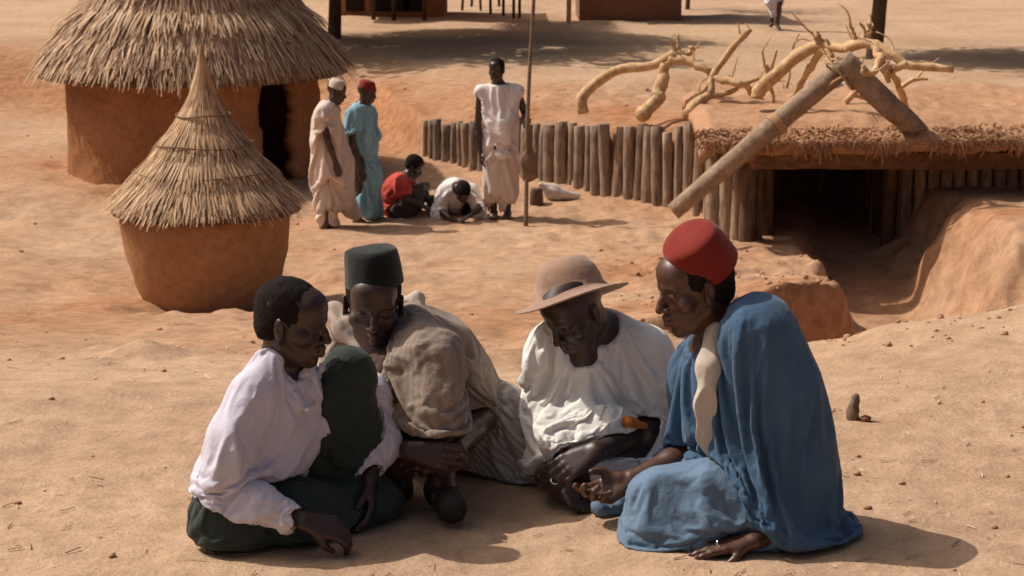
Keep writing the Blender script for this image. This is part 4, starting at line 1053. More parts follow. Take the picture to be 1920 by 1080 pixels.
# ================================================================== A: young man in a lavender shirt
def person_a():
    pc = P(470, 1000, 4.85); pc[2] = 0
    t = thing("person", 'bareheaded person in a pale lavender shirt and dark trousers, sitting on the ground', 'person', pc)
    hc = P(545, 603, 4.93); f = (.95, -.22, -.16); u = (.10, -.05, 1)
    hipR, hipL = P(440, 962, 4.80), P(455, 940, 5.0); kR = P(700, 948, 5.02); kL = P(656, 697, 5.02); aL = P(672, 925, 5.02)
    ch = P(500, 790, 4.95); pel = P(448, 925, 4.92); nb = P(520, 690, 4.97); sR = P(476, 738, 4.84); sL = P(590, 725, 5.12)
    eR, wR = P(414, 905, 4.76), P(572, 978, 4.70); eL, wL = P(712, 800, 5.12), P(693, 900, 4.97)
    lo, hi = bounds([hc, hipR, hipL, kR, kL, aL, sR, sL, eR, wR, P(680, 1015, 4.68), P(740, 960, 5.0), P(360, 1030, 4.75)], .13)
    v = Vol(lo, hi, .0042)
    torso(v, pel, ch, nb, sL, sR, .82); M = head(v, hc, f, u, .98)
    v.cone(np.array(hc)-M[:, 2]*.06-M[:, 1]*.02, nb, .047, .054, .03)
    arm(v, sR, eR, wR, .9); arm(v, sL, eL, wL, .9)
    t1 = hand(v, wR, (.93, .04, -.22), (0.0, .55, -.83), 1, .95, (.55, .75, .5), .9, .7)
    t2 = hand(v, wL, (.05, -.45, -.85), (-.9, -.1, .0), 1, .92, (.35, .5, .4), 1.0, .5)
    leg(v, hipR, kR, P(560, 975, 5.06), .95); leg(v, hipL, kL, aL, .95); foot(v, P(668, 930, 5.03), P(742, 940, 4.98), .9)
    vb = v; v.build("body", SKIN[0], t)
    nails(t1+t2, t)
    hair_cap("hair", hc, M, .98, t, grow=.0022)
    # trousers
    v = Vol(lo, hi, .005)
    v.ell(P(432, 966, 4.80), (.105, .115, .098), 0); v.ell(P(470, 940, 4.98), (.13, .13, .11), .05)
    v.chain([hipR, P(560, 968, 4.86), kR], [.092, .088, .072], .05); v.chain([kR, P(600, 985, 5.02)], [.07, .06], .05); v.chain([P(540, 885, 5.03), P(650, 870, 5.08)], [.10, .085], .05)
    v.chain([hipL, kL], [.095, .066], .04); v.chain([kL, P(668, 800, 5.02), P(668, 905, 5.03)], [.067, .064, .052], .03)
    for pts, sg in (([(380, 940), (420, 925), (470, 935)], 1), ([(376, 1000), (430, 985), (520, 990)], -1), ([(400, 960), (440, 948), (500, 965)], -1), ([(640, 690), (650, 760), (640, 840)], 1), ([(690, 700), (700, 780), (690, 860)], -1), ([(620, 720), (618, 780), (600, 830)], 1), ([(660, 700), (672, 740), (668, 800)], -1)):
        v.fold(pts, .014, .010, .02, sg)
    v.wrinkle((.6, 0, -.5), .05, .22, .007, 4)
    z0 = .004; v.plane((0, 0, z0), (0, 0, -1), .004); v.guard(vb); vt = v; drape(v, "trousers", M_trous, t, vb, (), 16, .11, hold=.012, cstep=2)
    # shirt
    v = Vol(lo, hi, .005)
    v.chain([pel+np.array([.0, .02, .03]), ch], [.135, .125], .05); v.cone(ch, nb-np.array([0, 0, .02]), .122, .075, .05); v.cone(sL, sR, .066, .07, .05)
    v.cone(P(440, 900, 4.92), P(560, 850, 4.97), .10, .06, .06)
    v.cone(P(560, 720, 4.95), P(590, 800, 4.98), .07, .04, .05)
    v.chain([sR, P(440, 820, 4.79), P(420, 895, 4.765), eR], [.074, .080, .074, .060], .035)
    v.chain([eR+np.array([0, 0, -.005]), P(480, 935, 4.73), P(552, 972, 4.70)], [.058, .058, .043], .02)
    v.cone(P(430, 930, 4.74), P(500, 965, 4.72), .035, .03, .03)
    v.chain([sL, P(690, 740, 5.12), eL, P(722, 830, 5.06), P(697, 888, 4.985)], [.07, .068, .064, .052, .042], .03)
    # neck opening and V
    v.chain([sR, P(515, 680, 4.93), sL], [.03, .050, .03], .05); v.cone(nb+np.array([0, 0, -.03]), P(530, 600, 4.95), .054, .062, .01, 'sub')
    v.cone(P(545, 690, 4.86), P(578, 750, 4.85), .035, .008, .01, 'sub'); v.cone(P(560, 690, 4.90), P(580, 752, 4.88), .04, .010, .01, 'sub')
    v.cone(P(553, 972, 4.70), P(600, 990, 4.69), .034, .05, .004, 'sub')       # cuff opening
    v.cone(P(697, 892, 4.98), P(694, 930, 4.95), .036, .05, .004, 'sub')
    # collar
    v.chain([P(494, 650, 4.90), P(505, 680, 4.88), P(540, 725, 4.86), P(574, 762, 4.86)], [.012, .016, .016, .010], .008)
    v.chain([P(612, 672, 4.98), P(606, 720, 4.94), P(584, 762, 4.88)], [.012, .014, .010], .008)
    # folds
    for pts, sg, w_, h_ in (([(470, 720), (440, 790), (428, 860), (436, 900)], 1, .016, .014), ([(458, 745), (462, 800), (470, 860)], -1, .016, .014), ([(490, 700), (486, 780), (500, 850)], -1, .018, .016),
                            ([(510, 740), (540, 800), (590, 800)], -1, .014, .008), ([(500, 800), (540, 850), (580, 830)], 1, .014, .010), ([(480, 860), (520, 880), (560, 850)], -1, .014, .012),
                            ([(382, 930), (410, 950), (440, 935)], 1, .010, .012), ([(392, 915), (420, 925), (450, 915)], -1, .014, .018), ([(440, 950), (480, 965), (530, 985)], 1, .010, .008), ([(455, 935), (500, 955), (540, 960)], -1, .010, .010),
                            ([(430, 760), (408, 820), (396, 880)], 1, .012, .008), ([(500, 960), (512, 975), (520, 985)], -1, .008, .006), ([(705, 740), (728, 790), (722, 850)], 1, .010, .010), ([(560, 760), (570, 790), (588, 810)], 1, .008, .006)):
        v.fold(pts, w_, h_, .02, sg)
    v.wrinkle((-.25, .1, -.95), .045, .7, .0075, 1); v.wrinkle((.8, 0, .4), .03, .09, .0035, 7, eR, .13)
    v.guard(vb); so_ = drape(v, "shirt", M_shirt, t, vb, (vt,), 20, .12, hold=.022)
    mb = MB()
    for q, yy in ((( 575, 768), 4.84), ((530, 984), 4.66)):
        c, d = v.hit(*q)
        if c is None: continue
        mb = MB(); mb.lathe(c-d*.002, [(0, .003), (.005, .003), (.0058, .001), (.0058, -.001)], 14, frame((0, 0, 1), -d)); mb.build("button", M_silver if False else M_white, t)
    return t
person_a()
# ================================================================== D: man in a blue robe and a fez
def person_d():
    pc = P(1420, 1000, 4.85); pc[2] = 0
    t = thing("person", 'person in a wide blue robe and a red fez, sitting on the ground', 'person', pc)
    hc = P(1306, 538, 4.97); f = (-.93, -.28, -.22); u = (-.20, -.02, 1)
    sL, sR = P(1412, 640, 4.86), P(1300, 690, 5.14); nb = P(1362, 640, 5.0); ch = P(1385, 760, 4.99); pel = P(1440, 925, 4.96)
    eL, wL = P(1545, 960, 4.86), P(1412, 1014, 4.70); eR, wR = P(1306, 846, 5.10), P(1184, 898, 5.0)
    hL, hR = P(1445, 955, 4.86), P(1430, 930, 5.08); kL = P(1240, 935, 4.88); kR = P(1190, 930, 5.1)
    lo, hi = bounds([hc, sL, sR, pel, kL, kR, wL, wR, P(1075, 960, 4.92), P(1620, 1035, 4.75), P(1600, 960, 5.15), P(1320, 1035, 4.65)], .12)
    v = Vol(lo, hi, .0042)
    torso(v, pel, ch, nb, sL, sR, .95); M = head(v, hc, f, u, 1.04)
    v.cone(np.array(hc)-M[:, 2]*.055-M[:, 1]*.025, nb, .054, .062, .03)
    arm(v, sL, eL, wL); arm(v, sR, eR, wR)
    t1 = hand(v, wR, (-.88, -.25, -.36), (-.30, -.70, .60), -1, 1.05, (.35, .85, .8), .3, .7, curls=[(.3, .6, .5), (.4, .9, .7), (.5, 1.0, .8), (.6, 1.1, .8)])
    t2 = hand(v, wL, (-.97, -.10, -.12), (-.05, .1, -1), -1, .95, (.05, .12, .1), 1.2, .2)
    leg(v, hL, kL, P(1330, 985, 4.78)); leg(v, hR, kR, P(1300, 960, 5.1)); foot(v, P(1340, 985, 4.80), P(1420, 990, 4.78))
    vb = v; v.build("body", SKIN[3], t); nails(t1+t2, t)
    mb = MB(); tp = wL+np.array([-.105, -.03, .004]); q = np.linspace(0, 2*math.pi, 20); c = wL+np.array([-.097, -.025, -.004])
    hair_cap("hair", hc, M, 1.04, t, grow=.002)
    # fez, set far back on the head
    ax = frame((-.80, -.25, -.62), (.50, .05, .86)); o = M @ np.array([0, -.034, .050])*1.04
    cap("fez", hc, M, 1, [(.089, -.014), (.090, .0), (.086, .04), (.081, .08), (.077, .101), (.071, .109), (.05, .113), (.0, .114)], ax, o, M_fez, t, (.96, 1.06), 3)
    # robe
    v = Vol(lo, hi, .0052)
    v.chain([nb-np.array([0, 0, .05]), ch, pel], [.085, .135, .165], .06)
    v.chain([sR, sL], [.065, .085], .05)
    v.chain([P(1400, 590, 4.96), P(1432, 612, 4.96), P(1490, 700, 4.96)], [.045, .062, .08], .05)   # raised shoulder drape
    v.chain([P(1420, 615, 4.90), P(1472, 740, 4.87), P(1505, 860, 4.87), P(1525, 960, 4.87)], [.095, .135, .165, .145], .06)
    v.chain([P(1455, 680, 5.02), P(1500, 800, 5.03), P(1530, 950, 5.02)], [.07, .105, .12], .06)
    v.chain([P(1420, 700, 4.84), P(1440, 850, 4.80), P(1450, 960, 4.80)], [.075, .10, .10], .05)
    v.cone(P(1500, 985, 4.86), P(1560, 1000, 4.86), .09, .075, .06)
    v.cone(P(1480, 1025, 4.76), P(1600, 1020, 4.82), .025, .035, .04); v.cone(P(1590, 1015, 4.86), P(1560, 985, 5.05), .04, .05, .05)
    # right (far) side of the chest and sleeve
    v.chain([P(1295, 640, 5.10), P(1290, 740, 5.12), P(1292, 820, 5.12)], [.040, .058, .055], .04)
    v.chain([P(1296, 700, 5.12), P(1270, 800, 5.14)], [.05, .05], .04)
    v.chain([P(1292, 835, 5.13), P(1220, 845, 5.12), P(1160, 870, 5.10)], [.035, .032, .022], .03)
    v.cone(P(1325, 700, 4.98), P(1340, 860, 4.98), .06, .085, .04)
    # openings
    v.cone(nb-np.array([0, 0, .02]), np.array(hc)-np.array([0, 0, .03]), .064, .075, .012, 'sub')
    v.chain([P(1338, 600, 4.92), P(1322, 700, 4.86), P(1326, 800, 4.86)], [.03, .024, .015], .01, 'sub')
    folds = [([(1392, 580), (1380, 680), (1400, 800), (1440, 920), (1450, 985)], 1, .016, .020), ([(1352, 620), (1345, 740), (1372, 860), (1410, 930)], 1, .012, .014), ([(1372, 620), (1365, 740), (1390, 850), (1420, 900)], -1, .016, .018),
             ([(1412, 600), (1410, 720), (1440, 850), (1460, 960)], -1, .020, .026), ([(1440, 620), (1462, 740), (1488, 880), (1490, 980)], 1, .018, .018), ([(1425, 600), (1445, 720), (1470, 860)], 1, .012, .010), ([(1455, 640), (1490, 760), (1512, 900), (1520, 980)], -1, .022, .028),
             ([(1470, 640), (1520, 760), (1548, 900), (1556, 980)], 1, .016, .014), ([(1500, 700), (1540, 820), (1566, 960)], -1, .014, .014), ([(1470, 820), (1500, 900), (1470, 1000)], -1, .02, .018),
             ([(1450, 1000), (1510, 990), (1580, 1005)], -1, .016, .016), ([(1440, 1020), (1500, 1008), (1560, 1022)], 1, .014, .012), ([(1275, 640), (1262, 740), (1258, 800)], -1, .01, .010), ([(1285, 650), (1290, 740), (1300, 800)], 1, .01, .008),
             ([(1165, 868), (1210, 845), (1270, 835)], 1, .010, .010), ([(1180, 850), (1230, 828), (1290, 822)], -1, .012, .012), ([(1190, 835), (1240, 815), (1290, 805)], 1, .010, .010)]
    for pts, sg, w_, h_ in folds: v.fold(pts, w_*1.0, h_*.8, .02, sg)
    v.wrinkle((.22, 0, -.95), .05, 1.6, .010, 12)
    v.plane((0, 0, .004), (0, 0, -1), .004); v.guard(vb); vr = v
    # paler skirt of the robe over the folded legs
    v = Vol(lo, hi, .0052)
    v.chain([P(1430, 940, 4.88), P(1330, 945, 4.85), P(1245, 938, 4.84)], [.125, .115, .098], .06)
    v.chain([P(1400, 930, 5.05), P(1290, 915, 5.08), P(1180, 945, 5.08)], [.12, .09, .06], .06); v.cone(P(1160, 955, 5.05), P(1130, 962, 5.02), .045, .03, .04)
    v.cone(P(1215, 985, 4.80), P(1330, 1000, 4.76), .06, .06, .05); v.cone(P(1190, 1010, 4.76), P(1300, 1022, 4.72), .022, .022, .04)
    v.cone(P(1330, 1000, 4.76), P(1440, 990, 4.76), .06, .06, .05); v.cone(P(1380, 900, 4.90), P(1300, 870, 4.98), .04, .03, .04)
    for pts, sg, w_, h_ in [([(1320, 900), (1370, 930), (1450, 985)], 1, .012, .014), ([(1325, 870), (1322, 940), (1335, 990)], 1, .012, .012), ([(1200, 905), (1260, 890), (1320, 895)], 1, .010, .010), ([(1240, 960), (1300, 985), (1380, 985)], -1, .016, .016),
                            ([(1190, 985), (1250, 1000), (1330, 1000)], 1, .012, .012), ([(1200, 960), (1260, 975), (1300, 965)], 1, .012, .010), ([(1340, 900), (1380, 960), (1440, 1000)], -1, .014, .014), ([(1230, 1005), (1290, 1012), (1350, 1008)], -1, .014, .014),
                            ([(1180, 940), (1190, 980), (1180, 1010)], -1, .014, .012), ([(1345, 960), (1390, 975), (1440, 1005)], 1, .01, .010), ([(1300, 1020), (1370, 1030), (1420, 1034)], 1, .008, .008), ([(1205, 1000), (1225, 985), (1250, 990)], -1, .01, .012)]:
        v.fold(pts, w_, h_, .02, sg)
    v.wrinkle((.85, .1, -.35), .045, .45, .008, 22); v.wrinkle((.5, .2, -.8), .03, .2, .004, 3)
    v.cone(wL+np.array([-.03, .0, .02]), P(1318, 1022, 4.66), .034, .034, .012, 'sub')
    v.plane((0, 0, .004), (0, 0, -1), .004); v.guard(vb); drape(v, "robe_skirt", M_bluep, t, vb, (), 18, .14, hold=.012, cstep=2); drape(vr, "robe", M_blue, t, vb, (v,), 26, .20, hold=lambda z: np.interp(z, [.25, .48, .60], [.09, .045, .012]))
    # cream garment hanging in the open front
    v = Vol(*bounds([P(1310, 600, 4.9), P(1360, 880, 4.9), P(1330, 700, 5.05)], .06), .0045)
    v.chain([P(1342, 622, 4.925), P(1328, 690, 4.875), P(1322, 760, 4.85), P(1326, 820, 4.84), P(1342, 880, 4.84)], [.028, .021, .019, .015, .006], .04, flat=((.3, 1, 0), .7))
    v.wrinkle((.1, 0, 1), .03, 1.0, .004, 3)
    v.build("inner_shirt", M_cream, t)
    mb = MB(); c = wL+np.array([-.098, -.024, .0]); mb.tube([c+np.array([0, .0105*math.cos(a), .0105*math.sin(a)]) for a in np.linspace(0, 2*math.pi, 20)], [.0018]*20, 6)
    mb.build("ring", M_silver, t)
person_d()
# ================================================================== C: man in white with a felt hat
def person_c():
    pc = P(1110, 900, 5.5); pc[2] = 0
    t = thing("person", 'person in a white robe and wide brimmed brown hat, sitting with head bowed', 'person', pc)
    hc = P(1080, 578, 5.33); f = (-.62, -.55, -.60); u = (-.30, -.30, 1)
    sL, sR = P(1212, 655, 5.40), P(1035, 645, 5.47); nb = P(1128, 632, 5.44); ch = P(1120, 720, 5.50); pel = P(1115, 790, 5.62)
    eL, wL = P(1236, 800, 5.33), P(1118, 846, 5.12); eR, wR = P(1010, 745, 5.42), P(1090, 790, 5.36)
    kR, kL = P(1015, 835, 5.42), P(1240, 860, 5.28)
    lo, hi = bounds([hc, sL, sR, pel, eL, eR, wL, kR, kL, P(1010, 900, 5.1), P(1095, 965, 5.0)], .14)
    v = Vol(lo, hi, .0042)
    torso(v, pel, ch, nb, sL, sR); M = head(v, hc, f, u, 1.02)
    v.cone(np.array(hc)-M[:, 2]*.055-M[:, 1]*.02, nb, .054, .062, .03); v.cone(P(1096, 668, 5.345), P(1125, 640, 5.42), .05, .065, .03)
    arm(v, sL, eL, wL, 1.05); arm(v, sR, eR, wR)
    t1 = hand(v, wL, (-.86, -.22, -.42), (-.25, .55, -.8), 1, 1.08, (.30, .45, .30), 1.0, .3)
    leg(v, P(1060, 790, 5.6), kR, P(1150, 900, 5.2)); leg(v, P(1170, 790, 5.6), kL, P(1060, 890, 5.15))
    foot(v, P(1048, 893, 5.15), P(1098, 958, 5.04), 1.0, (.5, -.3, .8))
    vb = v; v.build("body", SKIN[2], t); nails(t1, t)
    c = wL+np.array([-.103, -.04, -.05])*1.0; tp = t1[1][0]
    kn = np.array(wL)+np.array([-.86, -.22, -.42])/np.linalg.norm([-.86, -.22, -.42])*.115
    mb = MB(); dd = np.array(t1[2][1]); mm = t1[2][0]-dd*.045; uu = np.cross(dd, [0, 0, 1.]); uu /= np.linalg.norm(uu); ww = np.cross(dd, uu)
    mb.tube([mm+(uu*math.cos(a)+ww*math.sin(a))*.0112 for a in np.linspace(0, 2*math.pi, 20)], [.0028]*20, 6); mb.build("ring", M_silver, t)
    # hat
    ax = frame((-.45, -.85, .10), (-.27, .27, 1.0)); o = P(1070, 549, 5.35)-hc
    pr = []
    n = 96; mb = MB(); cc = hc+o; V = []; prof = [(.0, .108), (.045, .105), (.072, .092), (.090, .066), (.098, .034), (.102, .010), (.112, .002), (.135, -.001), (.160, .001), (.168, .003), (.169, .0), (.160, -.005), (.135, -.006), (.112, -.005), (.094, .0), (.090, .03), (.08, .06), (.0, .098)]
    for (r, h) in prof:
        for j in range(n):
            th = 2*math.pi*j/n; x, y = r*math.cos(th), r*math.sin(th)*1.04
            k = max(0, (r-.10)/.068)
            z = h-k*.020+k*(.006*math.cos(2*th)+.003*math.sin(3*th+1)); 
            if h > .3: z += -.010*math.exp(-((x)/.03)**2)*(h/.1)*(1 if y > -.06 else .3)
            V.append(cc+ax @ np.array([x, y, z]))
    m = len(prof); Fc = [(i*n+j, (i+1)*n+j, (i+1)*n+(j+1) % n, i*n+(j+1) % n) for i in range(m-1) for j in range(n)]
    V = np.array(V); V += .0018*fbm(V[:, 0]*25, V[:, 1]*25, V[:, 2]*25, 2)[:, None]
    hat = mesh_obj("felt_hat", V, Fc, M_felt, t)
    # robe
    v = Vol(lo, hi, .0052)
    v.chain([nb-np.array([0, 0, .06]), ch, pel], [.10, .155, .17], .06); v.chain([sR+np.array([.0, 0, -.01]), P(1130, 645, 5.47), sL], [.07, .09, .082], .06)
    v.cone(P(1100, 690, 5.40), P(1110, 770, 5.40), .10, .11, .06)
    v.chain([sL, P(1232, 720, 5.37), P(1236, 775, 5.345)], [.084, .080, .078], .03)
    v.chain([P(1236, 770, 5.345), P(1215, 800, 5.30)], [.07, .058], .03)
    v.chain([sR, P(1015, 690, 5.40), P(1005, 760, 5.38)], [.070, .066, .062], .03); v.chain([P(1030, 620, 5.38), P(1012, 660, 5.36), P(1008, 700, 5.36)], [.040, .046, .04], .03)
    v.chain([P(1052, 640, 5.33), P(1044, 680, 5.33), P(1030, 720, 5.34)], [.020, .022, .02], .02)
    # lap
    v.chain([P(1010, 790, 5.40), P(1100, 800, 5.36), P(1200, 810, 5.34)], [.075, .10, .08], .05); v.cone(P(1060, 790, 5.32), P(1130, 805, 5.26), .06, .07, .04)
    v.chain([P(1030, 800, 5.30), P(1050, 835, 5.24), P(1075, 850, 5.2)], [.05, .055, .04], .04); v.cone(P(1180, 870, 5.2), P(1120, 885, 5.16), .04, .03, .03)
    v.chain([P(1020, 840, 5.36), P(1120, 865, 5.3), P(1220, 870, 5.28)], [.08, .07, .08], .05)
    v.cone(nb-np.array([0, 0, .02]), P(1095, 600, 5.36), .056, .068, .012, 'sub')
    v.cone(P(1096, 610, 5.20), P(1091, 664, 5.22), .065, .008, .01, 'sub'); v.cone(P(1112, 620, 5.27), P(1092, 662, 5.24), .05, .010, .01, 'sub')
    v.cone(P(1215, 800, 5.30), P(1185, 828, 5.22), .046, .06, .006, 'sub')
    folds = [([(1150, 600), (1125, 640), (1090, 672)], 1, .010, .008), ([(1040, 620), (1060, 650), (1088, 672)], 1, .010, .008), ([(1092, 675), (1098, 720), (1110, 765)], 1, .010, .010), ([(1082, 680), (1080, 730), (1085, 770)], -1, .014, .012),
             ([(1195, 650), (1205, 700), (1200, 770)], -1, .016, .020), ([(1180, 640), (1160, 700), (1150, 760)], 1, .018, .012), ([(1155, 620), (1130, 680), (1122, 750)], -1, .014, .010), ([(1210, 680), (1240, 670), (1262, 690)], 1, .010, .012), ([(1206, 700), (1236, 695), (1260, 710)], -1, .010, .012),
             ([(1205, 765), (1235, 755), (1262, 760)], 1, .010, .010), ([(1206, 780), (1232, 772), (1260, 778)], -1, .010, .010), ([(1000, 610), (1012, 650), (1020, 700)], 1, .012, .010), ([(1022, 610), (1030, 650), (1026, 700)], -1, .012, .018),
             ([(990, 640), (1000, 690), (990, 740)], -1, .010, .010), ([(1045, 615), (1050, 660), (1035, 710)], 1, .012, .012), ([(1050, 700), (1060, 740), (1050, 765)], -1, .016, .018), ([(1000, 770), (1050, 765), (1120, 772), (1180, 770)], 1, .012, .014), ([(1010, 785), (1080, 778), (1150, 790)], -1, .012, .014),
             ([(1040, 800), (1070, 790), (1110, 800), (1140, 790)], 1, .012, .014), ([(1020, 810), (1040, 830), (1036, 850)], 1, .012, .012), ([(1060, 820), (1090, 812), (1130, 822)], -1, .012, .014), ([(1050, 780), (1070, 800), (1060, 830)], -1, .010, .012), ([(1130, 800), (1170, 790), (1200, 800)], 1, .012, .012)]
    for pts, sg, w_, h_ in folds: v.fold(pts, w_, h_, .018, sg)
    v.wrinkle((.15, 0, -1), .05, .3, .006, 31); v.wrinkle((.85, .1, .3), .04, .16, .011, 6, P(1110, 810, 5.28), .24); v.wrinkle((.15, 0, -1), .035, .3, .008, 8, P(1015, 680, 5.36), .16)
    v.plane((0, 0, .004), (0, 0, -1), .004); v.guard(vb); drape(v, "robe", M_white, t, vb, (), 22, .17, hold=.026)
    vr = v; v = Vol(*bounds([P(1030, 780, 5.2), P(1200, 830, 5.3)], .12), .0045)
    v.chain([P(1048, 812, 5.25), P(1080, 795, 5.24), P(1125, 800, 5.22), P(1165, 800, 5.23)], [.045, .055, .055, .042], .03); v.cone(P(1060, 800, 5.26), P(1048, 850, 5.20), .05, .038, .03)
    v.wrinkle((.8, .2, .4), .035, .12, .012, 5); drape(v, "lap_cloth", M_white, t, vb, (vr,), 18, .34, hold=.022, bend=.3, cstep=2)
    v = Vol(*bounds([P(1150, 780, 5.2), P(1205, 815, 5.3)], .06), .004); v.chain([P(1158, 798, 5.205), P(1180, 790, 5.20), P(1206, 798, 5.21)], [.013, .017, .012], .02, flat=((.2, .3, 1), .7))
    v.wrinkle((1, 0, 0), .02, .2, .004, 3); v.build("orange_sash", mat_cloth("orange_cloth", (.55, .17, .03), .2), t)
person_c()
# ================================================================== B: man in a taupe robe and a black cap
def person_b():
    pc = P(790, 900, 5.45); pc[2] = 0
    t = thing("person", 'person in a grey brown robe and tall black cap, sitting with knees drawn up', 'person', pc)
    hc = P(700, 570, 5.30); f = (.08, -.96, -.16); u = (.04, -.14, 1)
    sR, sL = P(648, 650, 5.40), P(822, 650, 5.47); nb = P(728, 638, 5.43); ch = P(755, 710, 5.50); pel = P(800, 790, 5.62)
    kL, aL, toL = P(812, 668, 5.18), P(828, 900, 5.08), P(848, 962, 4.97); kR, aR, toR = P(735, 700, 5.22), P(742, 900, 5.16), P(712, 940, 5.06)
    eL, wL = P(905, 785, 5.36), P(856, 842, 5.06); eR, wR = P(700, 810, 5.24), P(770, 846, 5.03)
    lo, hi = bounds([hc, sR, sL, pel, kL, toL, toR, eL, P(1040, 880, 5.3), P(690, 900, 5.1)], .14)
    v = Vol(lo, hi, .0042)
    torso(v, pel, ch, nb, sL, sR); M = head(v, hc, f, u, 1.06, 1)
    v.cone(np.array(hc)-M[:, 2]*.055-M[:, 1]*.025, nb, .054, .062, .03)
    arm(v, sR, eR, wR); arm(v, sL, eL, wL)
    t1 = hand(v, wL, (-.82, -.40, -.22), (-.4, .8, -.3), 1, 1.0, (.45, .65, .4), .5, .3)
    t2 = hand(v, wR, (.86, -.30, -.05), (.3, .8, -.4), -1, 1.0, (.5, .7, .5), .5, .3)
    leg(v, P(770, 790, 5.6), kR, aR); leg(v, P(830, 790, 5.6), kL, aL); foot(v, aL, toL); foot(v, aR, toR)
    vb = v; v.build("body", SKIN[1], t); nails(t1+t2, t)
    hair_cap("hair", hc, M, 1.06, t, grow=.003)
    ax = frame((.15, -.93, .02), (-.10, .12, 1.0)); o = M @ np.array([0, -.008, .066])*1.06
    cap("black_cap", hc, M, 1, [(.089, -.012), (.092, -.006), (.091, .01), (.089, .04), (.084, .078), (.079, .091), (.068, .096), (.03, .098), (.0, .098)], ax, o, M_blackcap, t, (.93, 1.10), 8)
    # shoe
    v = Vol(*bounds([aL, toL, P(840, 985, 4.95)], .09), .004); v.cone(aL+np.array([-.005, .02, -.035]), toL+np.array([0, 0, .012]), .044, .042, .03); v.cone(aL, aL+np.array([0, .02, -.04]), .043, .046, .02); v.cone(aL+np.array([0, 0, -.01]), aL+np.array([0, -.01, .09]), .034, .040, .006, 'sub')
    v.plane((0, 0, .006), (0, 0, -1), .004); v.wrinkle((1, 0, 0), .02, .06, .002, 3); v.build("shoe", M_shoe, t)
    v = Vol(*bounds([aR, toR, P(700, 960, 5.0)], .09), .004); v.cone(aR+np.array([0, .02, -.035]), toR+np.array([0, 0, .015]), .044, .042, .03); v.cone(aR, aR+np.array([0, .02, -.04]), .043, .046, .02)
    v.plane((0, 0, .006), (0, 0, -1), .004); v.build("shoe", M_shoe, t)
    # trousers on the shins
    v = Vol(lo, hi, .005); v.chain([kR, P(738, 800, 5.20), aR+np.array([0, 0, .05])], [.075, .072, .062], .03); v.chain([P(770, 790, 5.6), kR], [.1, .075], .04); v.chain([P(830, 790, 5.6), kL], [.1, .075], .04); v.chain([kL, P(822, 800, 5.12), aL+np.array([0, 0, .07])], [.072, .066, .056], .03)
    v.wrinkle((0, 0, 1), .035, .2, .007, 4); v.plane((0, 0, .02), (0, 0, -1), .004); v.guard(vb); vt = v; drape(v, "trousers", mat_cloth("dark_brown_cotton", (.07, .04, .028), .2), t, vb, (), 12, .08, hold=.02)
    # robe
    v = Vol(lo, hi, .0052)
    v.chain([nb-np.array([0, 0, .06]), ch, pel], [.10, .15, .17], .06); v.chain([sR, P(735, 640, 5.45), sL], [.07, .085, .08], .05)
    v.chain([P(765, 585, 5.44), P(782, 600, 5.44), P(800, 640, 5.45)], [.028, .036, .055], .05); v.chain([P(735, 700, 5.34), P(755, 770, 5.32)], [.085, .10], .06); v.cone(P(850, 650, 5.42), P(860, 720, 5.36), .09, .09, .06)
    v.chain([P(830, 610, 5.5), P(870, 640, 5.52)], [.05, .05], .05)
    v.chain([sL, P(880, 700, 5.47), P(906, 760, 5.43)], [.085, .085, .078], .04)                      # wide left sleeve
    v.chain([P(900, 740, 5.45), P(925, 780, 5.46), P(905, 850, 5.45)], [.06, .055, .04], .04)
    v.cone(P(900, 800, 5.38), P(868, 812, 5.26), .060, .064, .006, 'sub')
    v.chain([sR, P(670, 730, 5.34), P(700, 800, 5.30)], [.075, .075, .07], .04)
    v.chain([P(720, 690, 5.28), P(735, 720, 5.24)], [.07, .08], .05)
    v.cone(nb-np.array([0, 0, .02]), P(705, 600, 5.36), .062, .078, .012, 'sub'); v.cone(P(706, 610, 5.22), P(712, 662, 5.24), .05, .008, .01, 'sub')
    v2 = Vol(lo, hi, .0052)
    v2.chain([P(795, 690, 5.26), P(806, 662, 5.18), P(812, 730, 5.12), P(816, 790, 5.10), P(818, 840, 5.09)], [.07, .076, .082, .092, .100], .03)
    v2.chain([P(745, 640, 5.36), P(758, 700, 5.21), P(760, 770, 5.16), P(760, 840, 5.14)], [.07, .058, .052, .052], .03)
    v2.cone(P(770, 610, 5.40), P(800, 655, 5.25), .075, .08, .05); v2.plane(P(812, 811, 5.07), (-.05, .1, -1), .002)
    v.F = smin(v.F, v2.F, .03)
    for pts, sg, w_, h_ in [([(800, 560), (830, 600), (880, 650), (920, 730)], 1, .014, .014), ([(800, 590), (850, 640), (880, 700)], -1, .016, .016), ([(860, 640), (868, 720), (880, 780)], -1, .014, .018), ([(778, 560), (785, 620), (780, 660)], 1, .012, .014), ([(760, 570), (765, 640), (755, 700)], -1, .012, .016),
                            ([(745, 610), (742, 680), (730, 760)], 1, .014, .014), ([(900, 680), (925, 740), (935, 790)], 1, .014, .012), ([(840, 610), (900, 680), (925, 720)], -1, .01, .012), ([(800, 600), (788, 690), (784, 810)], -1, .016, .022), ([(815, 610), (808, 720), (804, 810)], 1, .012, .014), ([(828, 640), (842, 720), (850, 810)], 1, .012, .014), ([(820, 660), (826, 730), (828, 810)], -1, .012, .012), ([(750, 620), (748, 720), (746, 810)], 1, .012, .012)]:
        v.fold(pts, w_, h_, .02, sg)
    v.wrinkle((.25, 0, -1), .05, .9, .010, 41); v.guard(vb); vr = v; drape(v, "robe", M_brown, t, vb, (vt,), 24, .18, hold=lambda z: np.interp(z, [.2, .42, .5], [.035, .03, .014]), cuts=[(P(812, 811, 5.09), (-.05, .1, -1), .19)], pincut=True)
    # pale striped cloth spread to the right
    v = Vol(lo, hi, .005)
